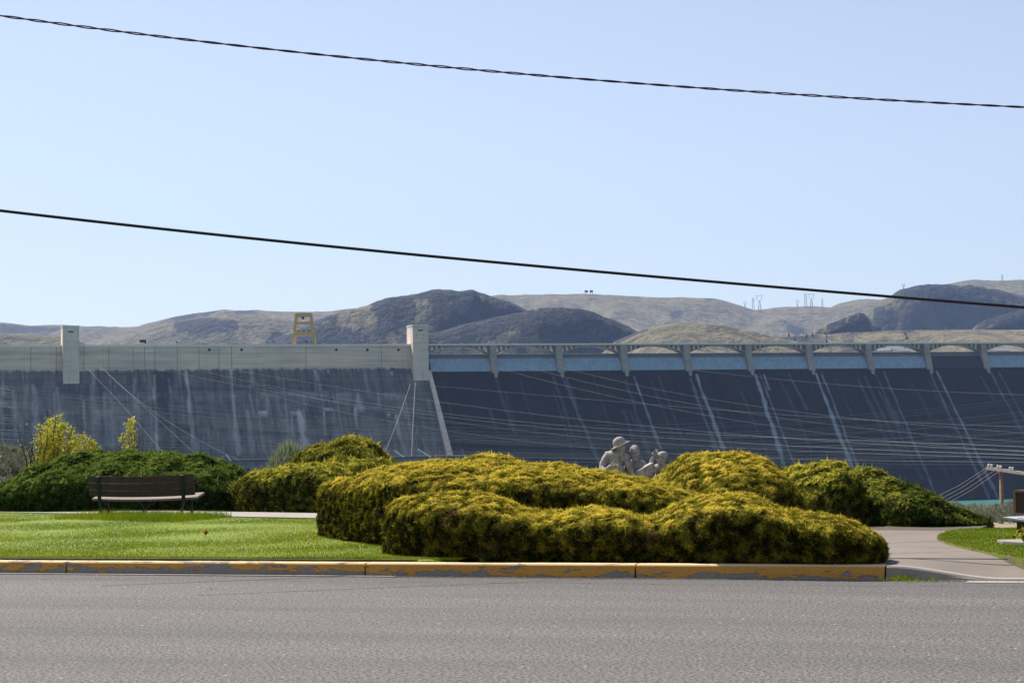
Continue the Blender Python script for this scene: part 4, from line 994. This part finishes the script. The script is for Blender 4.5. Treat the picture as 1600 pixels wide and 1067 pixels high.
# ---------------------------------------------------------------- yellow gantry crane on the crest
s0_, _ = dam_l(475, 520, 5.); CZ = DECK-.1
cr = empty('gantry_crane', dw(s0_, 5., CZ), TH+R(-14)); tag(cr, 'yellow tapering gantry crane standing on the dam crest', 'crane')
H = (536-488.5)/F*Z1*1.0; wb, wt = 6.3, 4.3; db, dt = 4.0, 2.2
def lp(sx, sy, z): k = z/H; return (sx*(wb+(wt-wb)*k), sy*(db+(dt-db)*k), z)
for sx in (-1, 1):
    for sy in (-1, 1): MB().beam(lp(sx, sy, 0), lp(sx, sy, H), 1.6, 1.5).build('leg', M['crane'], cr)
for zz, th_ in ((H-.8, 1.9), (H*.70, 1.3), (H*.36, 2.2)):
    mb = MB()
    for sy in (-1, 1): mb.beam(lp(-1, sy, zz), lp(1, sy, zz), .8, th_)
    for sx in (-1, 1): mb.beam(lp(sx, -1, zz), lp(sx, 1, zz), .8, th_*.7)
    mb.build('crossbeam', M['crane'], cr)
mb = MB(); mb.box(-wt-.6, wt+.6, -dt-.6, dt+.6, H, H+.4); mb.build('top_platform', M['crane'], cr)
mb = MB(); mb.box(-1.2, .3, -1, 1, H-3.2, H-1.5); mb.build('hoist', M['dark'], cr)
for q in (-3, 0, 3): MB().box(q-.7, q+.7, -db+.15, -db+.6, H*.40+.6, H*.40+1.2).build('vent', M['dark'], cr)

# ---------------------------------------------------------------- powerhouse roof at the dam foot
pw = empty('powerhouse', (0, 0, 0)); pw.location = tuple(at(560, 714, 1080)); pz = pw.location.z; px0 = at(350, 714, 1060)[0]-pw.location.x; px1 = at(740, 714, 1100)[0]-pw.location.x
pw.rotation_euler = (0, 0, R(1)); tag(pw, 'low flat roofed powerhouse at the foot of the pale dam wall', 'building')
MB().box(px0, px1, 0, 22, RIVER_Z-pz-2, -1.2).build('wall', M['damwall'], pw)
MB().box(px0-.6, px1+.6, -.8, 22.5, -1.2, 0).build('roof', simple('dark roof felt', (.07, .07, .075)), pw)
for i in range(20): x = px0+4+i*(px1-px0-8)/19; MB().box(x-1.2, x+1.2, -.15, .1, -20, -5).build('window', M['dark'], pw)

# ---------------------------------------------------------------- power lines in front of the dam
def wire(name, pts, rad, mat, label, group=None, n=48, ny=5):
    """pts: (px, py, Y) control points; smooth polynomial through them"""
    a = np.array(pts, float); deg = min(len(a)-1, 3); s = np.linspace(a[0, 0], a[-1, 0], n)
    cy = np.polyfit((a[:, 0]-800)/800, a[:, 1], deg); Yv = np.interp(s, a[:, 0], a[:, 2]); P = [at(x, np.polyval(cy, (x-800)/800), Y) for x, Y in zip(s, Yv)]
    o = MB().tube(P, rad, ny).build(name, mat, fix=False, smooth=True); tag(o, label, 'cable', group); return o
GA = 'thin conductors strung across the dam face'; rw = random.Random(9)
YA, YB = 420, 520
sagl = [([0, 602], [350, 640], [760, 664], [1120, 660], [1600, 622]), ([0, 605], [350, 647], [780, 676], [1120, 675], [1600, 643]), ([0, 612], [300, 648], [780, 683], [1150, 681], [1600, 656]),
        ([0, 626], [200, 640], [500, 668], [900, 690], [1600, 664]), ([0, 629], [200, 645], [500, 674], [900, 692], [1600, 668]), ([0, 632], [200, 650], [480, 677], [900, 693], [1600, 690]),
        ([0, 648], [200, 665], [500, 690], [900, 704], [1600, 676]), ([0, 652], [200, 669], [500, 693], [900, 708], [1600, 684]), ([0, 672], [200, 683], [500, 702], [900, 712], [1600, 706]),
        ([0, 676], [200, 689], [500, 706], [900, 714], [1600, 698]), ([-20, 655], [200, 674], [500, 697], [1000, 711], [1650, 701]), ([0, 686], [200, 695], [600, 710], [1000, 718], [1600, 727]), ([0, 616], [300, 652], [700, 684], [1150, 688], [1600, 676]),
        ([600, 704], [900, 708], [1250, 706], [1600, 693], [1650, 690]), ([640, 712], [900, 716], [1250, 716], [1600, 712], [1650, 710]), ([700, 716], [1000, 724], [1300, 727], [1600, 724], [1650, 723])]
for i, c in enumerate(sagl):
    wire('power_line', [(p[0], p[1], YA+(YB-YA)*p[0]/1600) for p in c], .015+.005*(i % 3), M['conductor'], 'thin pale conductor sagging low across the dam face', GA)
for i in range(18):
    c = sagl[i % 13]; o_ = rw.uniform(2, 9); t_ = rw.uniform(-6, 6)
    wire('power_line', [(p[0], p[1]+o_+t_*(p[0]/1600-.4), YA+30+(YB-YA)*p[0]/1600) for p in c], .012, M['conductor'], 'thin pale conductor sagging low across the dam face', GA)
for c in ([[225, 571], [400, 609], [640, 642], [850, 668], [1120, 690], [1650, 712]], [[290, 572], [400, 600], [800, 656], [1120, 680], [1650, 700]], [[345, 574], [480, 598], [800, 642], [1120, 676], [1650, 706]],
          [[400, 612], [640, 663], [800, 687], [960, 702], [1650, 722]], [[400, 601], [640, 649], [800, 671], [1000, 690], [1650, 718]], [[766, 572], [900, 606], [1120, 652], [1300, 678], [1650, 708]],
          [[810, 570], [960, 606], [1120, 639], [1300, 663], [1650, 693]], [[870, 572], [1000, 603], [1120, 625], [1300, 650], [1650, 680]], [[680, 603], [900, 622], [1120, 640], [1650, 668]], [[1083, 578], [1300, 600], [1650, 618]]):
    wire('power_line', [(p[0], p[1], 1080-560*max(0, (p[0]-c[0][0]))/900) for p in c], .024, M['conductor'], 'thin pale conductor falling slantwise from the dam crest to the right', 'conductors slanting down from the dam crest')
for c, lb in (([[135, 575], [190, 632], [255, 708]], 'steep pale cable dropping from the left tower, leftmost of the steep ones'), ([[155, 572], [230, 640], [315, 718]], 'steep pale cable dropping from right of the left tower, middle one'), ([[160, 574], [250, 650], [376, 720]], 'steep pale cable dropping from right of the left tower, the longest'),
              ([[641, 600], [622, 655], [599, 712]], 'pale cable slanting from beside the middle tower down to the left'), ([[649, 597], [646, 650], [643, 712]], 'pale cable hanging nearly straight down under the middle tower')):
    P = [at(p[0], p[1], 1040-60*i) for i, p in enumerate(c)]; Q = []
    for i in range(13):
        t = i/12; Q.append(P[0]*(1-t)*(1-2*t)+P[1]*4*t*(1-t)+P[2]*t*(2*t-1))
    tag(MB().tube(Q, .055 if c[0][0] < 600 else .12, 5).build('steel_cable', M['conductor'], fix=False), lb, 'cable')
for (a_, c_, lb) in (((616, 704), (631, 714), 'short white insulator string above the powerhouse roof, left one'), ((653, 702), (673, 714), 'short white insulator string above the powerhouse roof, right one'), ((353, 710), (361, 720), 'short white insulator string at the foot of the steep cables')):
    A_ = at(a_[0], a_[1], 1000); B_ = at(c_[0], c_[1], 1000); mb = MB(); n = 9
    pts = [A_+(B_-A_)*i/(2*n) for i in range(2*n+1)]; mb.tube(pts, [.38 if i % 2 else .25 for i in range(2*n+1)], 7); tag(mb.build('insulator_string', M['glassy']), lb, 'insulator')

# foreground overhead wires
a = wire('overhead_wire', [(-60, 322, 26), (200, 352, 26.4), (500, 384, 26.9), (800, 411.5, 27.4), (1200, 448, 28.2), (1660, 485, 29)], .0215, M['wire'], 'thick smooth black overhead wire, the lower of the two crossing the sky', n=90, ny=10)
pp = np.array([(-60, 17), (0, 25), (200, 50), (400, 74), (600, 97), (800, 116), (1000, 131), (1200, 144), (1400, 157), (1600, 168), (1660, 171)], float)
cy = np.polyfit((pp[:, 0]-800)/800, pp[:, 1], 3); S = np.linspace(-60, 1660, 700); C = np.array([at(x, np.polyval(cy, (x-800)/800), 26+3*(x+60)/1720) for x in S])
mb = MB()
for ph in (0, PI):
    th = 2*PI*S/78+ph+.4*np.sin(S/140); amp = .0105+.002*np.sin(S/90)
    mb.tube(C+np.stack([0*S, np.cos(th)*amp, np.sin(th)*amp], 1), .0095, 6)
tag(mb.build('overhead_wire', M['wire'], fix=False, smooth=True), 'twisted black service cable, the upper of the two wires crossing the sky', 'cable')

# ---------------------------------------------------------------- utility pole on the bank
PY = 110.; q = at(1563.5, 727, PY); zb_ = float(zground(q[0], PY))
up = empty('utility_pole', (q[0], PY, zb_)); tag(up, 'brown wooden utility pole with a long bleached crossarm on the river bank', 'pole')
ph_ = q[2]-zb_
MB().tube([(0, 0, -.5), (0, 0, ph_*.5), (0, 0, ph_)], [.15, .13, .105], 10).build('pole', M['pole'], up, smooth=True)
ca = at(1543, 731, PY+.6)-np.array(up.location); cb_ = at(1612, 741, PY-2.2)-np.array(up.location)
mb = MB(); mb.beam(ca, cb_, .14, .16); mb.beam(ca+np.array([0, .3, -.02]), cb_+np.array([0, .3, -.02]), .1, .14); mb.build('crossarm', M['crossarm'], up)
for t in (.03, .10, .24, .31, .52, .58, .95):
    c = ca+(cb_-ca)*t+np.array([0, 0, .08]); mb = MB()
    for k in range(3): lathe(mb, Vector(c), [(.02, .0+k*.06), (.075, .02+k*.06), (.03, .055+k*.06)], Matrix.Identity(3), 8)
    mb.build('insulator', M['glassy'], up)
for i, (px, py, ex, ey) in enumerate(((1543, 730, 1462, 776), (1548, 731, 1468, 780), (1558, 732, 1472, 784), (1564, 734, 1478, 787))):
    A_ = at(px, py, PY+.5); B_ = at(ex, ey, PY+26); m_ = (A_+B_)/2-np.array([0, 0, .12])
    tag(MB().tube([A_, A_*.5+m_*.5, m_, m_*.5+B_*.5, B_+(B_-m_)*.6], .010, 5).build('power_line', M['conductor'], fix=False), 'thin wire running down left from the utility pole crossarm', 'cable', 'wires leaving the utility pole')

# ---------------------------------------------------------------- hills beyond the dam
SKY = [(-500, 500), (-200, 498), (0, 503), (50, 508), (100, 507), (130, 509.5), (180, 510), (215, 510.5), (240, 502), (270, 495), (300, 490), (325, 487), (350, 483.5), (400, 484), (440, 486), (470, 486), (520, 484), (560, 481), (620, 478), (700, 470), (760, 462), (785, 459), (830, 459.5), (880, 459), (930, 458.5), (1000, 463), (1040, 464), (1070, 463.5), (1120, 466), (1140, 471), (1160, 477), (1178, 484), (1200, 482), (1220, 479.5), (1270, 477.5), (1300, 478.5), (1315, 472), (1345, 467), (1380, 467), (1420, 455), (1470, 446), (1500, 440), (1525, 436.5), (1550, 437), (1600, 437), (1700, 446), (1900, 440), (2300, 470)]
LAYERS = [  # profile, crest distance, front length, back length, cliffiness, noise
    (SKY, 5600, 3200, 2600, .12, 1.),
    ([(160, 545), (215, 520), (250, 507), (300, 498), (350, 492), (400, 494), (450, 498), (520, 520), (560, 545)], 4300, 1300, 900, .15, 1.),
    ([(400, 560), (430, 528), (460, 515), (490, 503), (530, 488), (560, 480), (585, 473), (602, 466), (640, 461), (662, 456), (676, 452), (690, 451), (710, 453.5), (740, 453), (756, 458), (780, 465), (810, 476), (850, 497), (900, 520), (940, 550)], 3300, 1000, 900, .50, 1.),
    ([(560, 560), (640, 530), (720, 508), (780, 494), (815, 487), (840, 482), (875, 480), (905, 481), (930, 488), (960, 500), (985, 511), (1005, 521), (1030, 545)], 2900, 620, 600, .62, .8),
    ([(930, 560), (960, 532), (1000, 516), (1030, 508), (1060, 503.5), (1100, 503.5), (1140, 509), (1180, 517), (1220, 527), (1260, 535), (1300, 545)], 2300, 520, 700, .10, 1.2),
    ([(1240, 560), (1280, 514), (1300, 505), (1325, 495), (1345, 489), (1353, 490), (1362, 503), (1390, 520), (1420, 540)], 3300, 320, 600, .75, .6),
    ([(1290, 560), (1320, 508), (1350, 490), (1375, 474), (1393, 461), (1410, 451.5), (1440, 444.5), (1480, 443), (1520, 445), (1560, 452), (1600, 462), (1680, 475), (1900, 480)], 4200, 1050, 1500, .48, 1.),
    ([(1480, 560), (1530, 505), (1560, 492), (1600, 484), (1700, 486), (2000, 500)], 3500, 420, 700, .6, .8),
    ([(1080, 545), (1180, 529), (1260, 524), (1330, 519), (1400, 516), (1500, 515), (1600, 515), (1900, 514), (2300, 514)], 2550, 700, 900, .05, .8),
    ([(-500, 545), (-200, 522), (0, 520), (60, 522), (110, 527), (150, 545)], 3000, 900, 900, .2, 1.),
]
pxs = np.arange(-420, 2100, 1.8); Yh = np.concatenate([np.arange(1500, 2400, 22), np.arange(2400, 3400, 11), np.arange(3400, 4400, 17), np.arange(4400, 8400, 70)])
def hill_z(px, Y, want_rock=False):
    X = (px-800)/F*Y; z = np.full(np.shape(X), 40.); RK = np.zeros(np.shape(X))
    for li, (prof, Yc, fl, bl_, cl, nz) in enumerate(LAYERS):
        a = np.array(prof, float); py = np.interp(px, a[:, 0], a[:, 1], left=760, right=760); py = py+(fbm(px/16., px*0+li, 4, 131+li)*2.2 if cl > .4 else fbm(px/25., px*0+li, 3, 131+li)*.9)
        wob = fbm(X/260, X*0+li, 3, 21+li)*fl*.28
        hor = 690-(px-800)*math.tan(R(1.1)); zc = 1.6+(hor-py)/F*Yc
        zc = np.where(py > 740, 0, zc)
        t = (Yc+wob*0-Y)/fl; tt = np.clip(t+np.where(t > .03, 1, 0)*fbm(X/150, Y/400, 4, 31+li)*.10*np.clip(t*6, 0, 1), 0, 1.3)
        e = .07/(.2+cl)
        # steep rim then concave talus
        rim = cl*sstep(tt/(.10+.10*(1-cl))); tal = (1-cl)*(1-(1-np.clip(tt, 0, 1))**1.5)
        fr = 1-(rim+tal)
        bk = 1-.8*sstep((Y-Yc)/bl_)
        zz = 40+(zc-40)*np.where(Y < Yc, fr, bk)
        am = np.clip(np.abs(Y-Yc)/fl*3.6, .07, 1)*nz*np.clip((zc-40)/160, 0, 1)
        zz = zz+am*(fbm(X/190, Y/230, 5, 41+li)*34+fbm(X/45, Y/90, 3, 61+li)*12+(.35-np.abs(vnoise(X/75+fbm(X/150, Y/200, 2, 5)*1.5, Y/420, 71+li)))*38+(.3-np.abs(vnoise(X/30+Y/160, Y/200, 81+li)))*14)*np.where(Y < Yc, 1, .15)
        zz = np.where(py > 740, 0, zz)
        rk = np.where((Y < Yc), sstep((cl-.3)/.15)*np.clip((.80 if cl < .55 else 1.05)-tt*1.1+fbm(X/85, Y/170, 4, 77+li)*1.5, 0, 1)*sstep(t/.02), 0)+.12
        rk = np.maximum(rk, .85*sstep((fbm(X/130, Y/260, 5, 91+li)-.10)/.12)*sstep(t/.05))
        RK = np.where(zz > z, rk, RK); z = np.maximum(z, zz)
    return (z, RK) if want_rock else z
HPX, HY = np.meshgrid(pxs, Yh); HZ, HR = hill_z(HPX, HY, True); HX = (HPX-800)/F*HY
HOR = 690-(HPX-800)*math.tan(R(1.1)); HPYV = HOR-(HZ-1.6)/HY*F
jx = HPX+fbm(HX/60, HY/90, 4, 201)*16; jy = HPYV+fbm(HX/50, HY/80, 4, 211)*7
ROCK_SHADE = [[(600, 464), (640, 462), (652, 482), (650, 500), (612, 520), (585, 515), (588, 485)], [(640, 461), (665, 456), (680, 449), (745, 450), (758, 456), (790, 463), (835, 484), (800, 480), (752, 464), (700, 466), (660, 464)],
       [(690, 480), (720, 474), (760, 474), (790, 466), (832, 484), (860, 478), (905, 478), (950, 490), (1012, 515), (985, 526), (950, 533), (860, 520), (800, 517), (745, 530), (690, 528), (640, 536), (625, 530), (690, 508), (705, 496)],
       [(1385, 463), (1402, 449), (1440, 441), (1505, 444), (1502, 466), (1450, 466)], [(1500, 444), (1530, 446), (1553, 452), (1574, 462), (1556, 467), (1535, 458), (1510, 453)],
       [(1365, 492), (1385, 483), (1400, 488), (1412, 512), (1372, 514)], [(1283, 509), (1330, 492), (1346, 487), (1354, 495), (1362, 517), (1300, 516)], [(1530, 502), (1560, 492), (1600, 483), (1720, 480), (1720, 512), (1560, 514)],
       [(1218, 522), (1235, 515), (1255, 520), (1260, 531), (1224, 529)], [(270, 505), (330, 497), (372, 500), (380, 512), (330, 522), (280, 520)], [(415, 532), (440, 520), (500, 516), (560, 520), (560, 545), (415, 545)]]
HRK_SHADE = .16+.50*sstep((fbm(HX/110, HY/240, 6, 91)-.02)/.45)+.25*fbm(HX/25, HY/70, 3, 95)
zone = inpoly(jx.ravel(), jy.ravel(), [(470, 500), (560, 482), (600, 500), (660, 470), (700, 500), (760, 515), (980, 515), (960, 545), (440, 545)]).reshape(HRK_SHADE.shape)
zone2 = inpoly(jx.ravel(), jy.ravel(), [(1370, 478), (1500, 468), (1600, 478), (1600, 512), (1370, 514)]).reshape(HRK_SHADE.shape)
HRK_SHADE = np.where((zone | zone2) & (HY < 4600), .50+.42*fbm(HX/22, HY/55, 3, 221), HRK_SHADE)
for pl in ROCK_SHADE: HRK_SHADE = np.where(inpoly(jx.ravel(), jy.ravel(), pl).reshape(HRK_SHADE.shape) & (HY < 4600), .97+.2*fbm(HX/30, HY/60, 3, 231), HRK_SHADE)  # cliff shadow painted in as dark colour, along with basalt and tree patches
HR = HRK_SHADE
def hill_mat():
    t = NT('dry basalt hills'); g_ = t.n('ShaderNodeNewGeometry'); sx = t.n('ShaderNodeSeparateXYZ'); t.L(g_.outputs['Normal'], sx.inputs[0])
    n1 = t.noise(.006, 6, .6); n2 = t.noise(.03, 5, .65); n3 = t.noise(.10, 4, .7); n4 = t.noise(.045, 5, .75, t.coord(scale=(1, .5, .6)))
    gr = t.mix(t.rng(n1, .35, .65), (.185, .150, .085), (.115, .108, .062)); gr = t.mix(t.rng(n2, .46, .62, 0, .8), gr, (.055, .052, .040)); gr = t.mix(t.rng(n3, .5, .66, 0, .6), gr, (.035, .038, .026))
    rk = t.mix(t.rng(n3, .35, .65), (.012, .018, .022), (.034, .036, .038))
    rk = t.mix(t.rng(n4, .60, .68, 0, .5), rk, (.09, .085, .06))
    s = t.math('ADD', sx.outputs[2], t.rng(n2, .2, .8, -.10, .10)); c = t.mix(t.rng(s, .45, .65), rk, gr); rf = t.math('ADD', t.attr('rock_shade'), t.rng(n3, .2, .8, -.22, .22)); c = t.mix(t.rng(rf, .42, .58), c, rk)
    t.col(c); t.rough(1.); t.bump(t.math('ADD', n2, t.math('MULTIPLY', n3, .4)), 1., 14); return t.m
M['hills'] = hill_mat()
tag(mesh_np('hills', np.stack([HX.ravel(), HY.ravel(), HZ.ravel()], 1), gridf(len(Yh), len(pxs)), M['hills'], smooth=True, attr={'rock_shade': HR.ravel()}), kind='structure')
b = MB(); b.add([(-2500, 1080, 52), (-200, 1160, 52), (330, 1330, 52), (1500, 1700, 52), (1500, 2600, 52), (-2500, 2600, 52)], [(0, 1, 2, 3, 4, 5)])
b.v = [dw(-1200, 10, 52), dw(1100, 10, 52), dw(1100, 1200, 52), dw(-1200, 1200, 52)]; b.f = [(0, 1, 2, 3)]
tag(b.build('reservoir_lake', M['lake']), kind='structure')

# conifers scattered over the far slopes
def conifer_mesh():
    mb = MB(); rs = random.Random(3); H_ = 1.
    for L_ in range(7):
        z0 = .12+.12*L_; r = .26*(1-L_/7.4); n = 9
        v = [(r*(1+rs.uniform(-.3, .3))*math.cos(2*PI*j/n), r*(1+rs.uniform(-.3, .3))*math.sin(2*PI*j/n), z0-.04+rs.uniform(-.03, .03)) for j in range(n)]+[(0, 0, z0+.22)]
        mb.add(v, [(j, (j+1) % n, n) for j in range(n)])
    return mb
M['conifer'] = simple('far conifer needles', (.022, .034, .018), (.035, .048, .024), .5)
proto = empty('conifer', (0, 0, 0)); tag(proto, 'small dark conifer dotted over the far hill slopes', 'tree', 'conifers on the far hills')
pcm = conifer_mesh().build('crown', M['conifer'], proto); ptm = MB().tube([(0, 0, -.1), (0, 0, .9)], [.03, .008], 5).build('trunk', M['bark'], proto)
def visible_hill(px, Y):
    z = float(hill_z(np.array([px]), np.array([Y]))[0]); return ((px-800)/F*Y, Y, z)
cand = []
rs = random.Random(17)
zones = [(500, 760, 2700, 3150, 60), (1215, 1300, 2350, 2560, 30), (1300, 1420, 2480, 3250, 45), (1360, 1560, 3350, 3900, 60)]
first = True
for (a_, b_, c_, d_, n) in zones:
    for _ in range(n):
        px = rs.uniform(a_, b_); Y = rs.uniform(c_, d_); p = visible_hill(px, Y)
        if vproj((p[0], p[1], p[2]+5))[1] > 536: continue
        s = rs.uniform(4.5, 8.5)*Y/3000
        if first: r_, kids = proto, []; first = False
        else:
            r_ = proto.copy(); COL.objects.link(r_)
            for ch in (pcm, ptm): c2 = ch.copy(); COL.objects.link(c2); c2.parent = r_
        r_.location = p; r_.scale = (s*1.1, s*1.1, s); r_.rotation_euler = (0, 0, rs.uniform(0, 6))
# pylons on the ridge
def pylon(px, pyb, pyt, Y, kind, label):
    a_ = at(px, pyb, Y); h = (pyb-pyt)/F*Y; root = empty('pylon', (a_[0], Y, a_[2]-6)); tag(root, label, 'pylon', None); mb = MB(); h += 6; w_ = h*.09; r = 1.1 if kind == 'y' else .8
    for sx in (-1, 1):
        for sy in (-1, 1): mb.beam((sx*w_, sy*w_, 0), (sx*w_*.3, sy*w_*.3, h*(.62 if kind == 'y' else .95)), r*.6)
    for k in range(6):
        z0 = h*.1*k; z1 = h*.1*(k+1); q0 = w_*(1-.7*z0/h/.95); q1 = w_*(1-.7*z1/h/.95); s = 1 if k % 2 else -1; mb.beam((-s*q0, -q0, z0), (s*q1, -q1, z1), r*.35)
    mb.build('mast', M['steel'], root); mb = MB()
    if kind == 'y':
        for s in (-1, 1): mb.beam((0, 0, h*.6), (s*h*.16, 0, h*.8), r*.7); mb.beam((s*h*.16, 0, h*.8), (s*h*.12, 0, h), r*.7)
        mb.beam((-h*.24, 0, h*.97), (h*.24, 0, h*.97), r*.6)
    else:
        for z in (.72, .84, .96): mb.beam((-h*.13, 0, h*z), (h*.13, 0, h*z), r*.6)
    mb.build('arms', M['steel'], root)
for a_ in ((1187, 483, 461, 4600, 'y', 'tall forked pylon on the saddle, left one of the pair'), (1177, 483, 465, 4600, 't', 'slim lattice pylon just left of the left forked pylon'), (1268, 478, 459, 4700, 'y', 'forked pylon nearest below the lower wire'), (1259, 478, 458, 4700, 't', 'slim lattice pylon just left of the right forked pylon'),
           (1246, 479, 469, 5400, 'y', 'small far pylon between the two forked pylons'), (1164, 479, 471, 5400, 'y', 'small far pylon left of the saddle'), (1285, 479, 467, 5400, 't', 'faint pylon right of the right forked pylon'), (1566, 437, 429, 5400, 't', 'pylon on the right hill top'), (1412, 451, 444, 4200, 'y', 'small pylon at the left shoulder of the right hill')):
    pylon(*a_)
for px, lb in ((916, 'tiny dark water tank on the skyline, left of two'), (924, 'tiny dark water tank on the skyline, right of two')):
    a_ = at(px, 458, 5500); r_ = empty('water_tank', (a_[0], 5500, a_[2]-4)); tag(r_, lb, 'tank'); mb = MB(); mb.tube([(0, 0, 6), (0, 0, 12)], 5, 10); mb.build('tank', M['dark'], r_)
    mb = MB(); [mb.beam((sx*3, sy*3, -4), (sx*3, sy*3, 7), .8) for sx in (-1, 1) for sy in (-1, 1)]; mb.build('leg_frame', M['dark'], r_)
# far houses seen through the right arches
M['housew'] = simple('white house wall', (.6, .58, .55), rough=.7); M['roofg'] = simple('grey house roof', (.18, .18, .19), rough=.8)
for px, Y, s, lb in ((1382, 2050, 1., 'far white house seen through the arch beside the dark gate, left one'), (1399, 2080, 1.3, 'larger far white house seen through the arch left of the dark gate'), (1412, 2060, .9, 'small far house at the right side of the same arch'), (1567, 2060, 1., 'far white house seen through the rightmost arch'), (1580, 2080, .8, 'small far house right of the other one in the rightmost arch')):
    q = at(px, 548, Y); h_ = empty('far_house', (q[0], Y, q[2]-4), rs.uniform(-.4, .4)); tag(h_, lb, 'house'); MB().box(-7*s, 7*s, -5, 5, -14, 4*s).build('wall', M['housew'], h_)
    MB().prism([(-5.6, 4*s), (5.6, 4*s), (0, 7*s)], -7.6*s, 7.6*s, 'x').build('roof', M['roofg'], h_)

# ---------------------------------------------------------------- haze
hz = MB().box(-2600, 2600, -1000, 8450, -60, 950).build('haze', NT('x').m); tag(hz, 'pale blue distance haze', None, kind='stuff')
m = bpy.data.materials.new('air'); m.use_nodes = True; t = m.node_tree; t.nodes.remove(t.nodes['Principled BSDF'])
pv = t.nodes.new('ShaderNodeVolumePrincipled'); pv.inputs['Color'].default_value = (.40, .57, 1, 1); pv.inputs['Density'].default_value = 5.0e-5; pv.inputs['Anisotropy'].default_value = .0
t.links.new(pv.outputs[0], t.nodes['Material Output'].inputs['Volume']); hz.data.materials[0] = m
hz['category'] = 'haze'
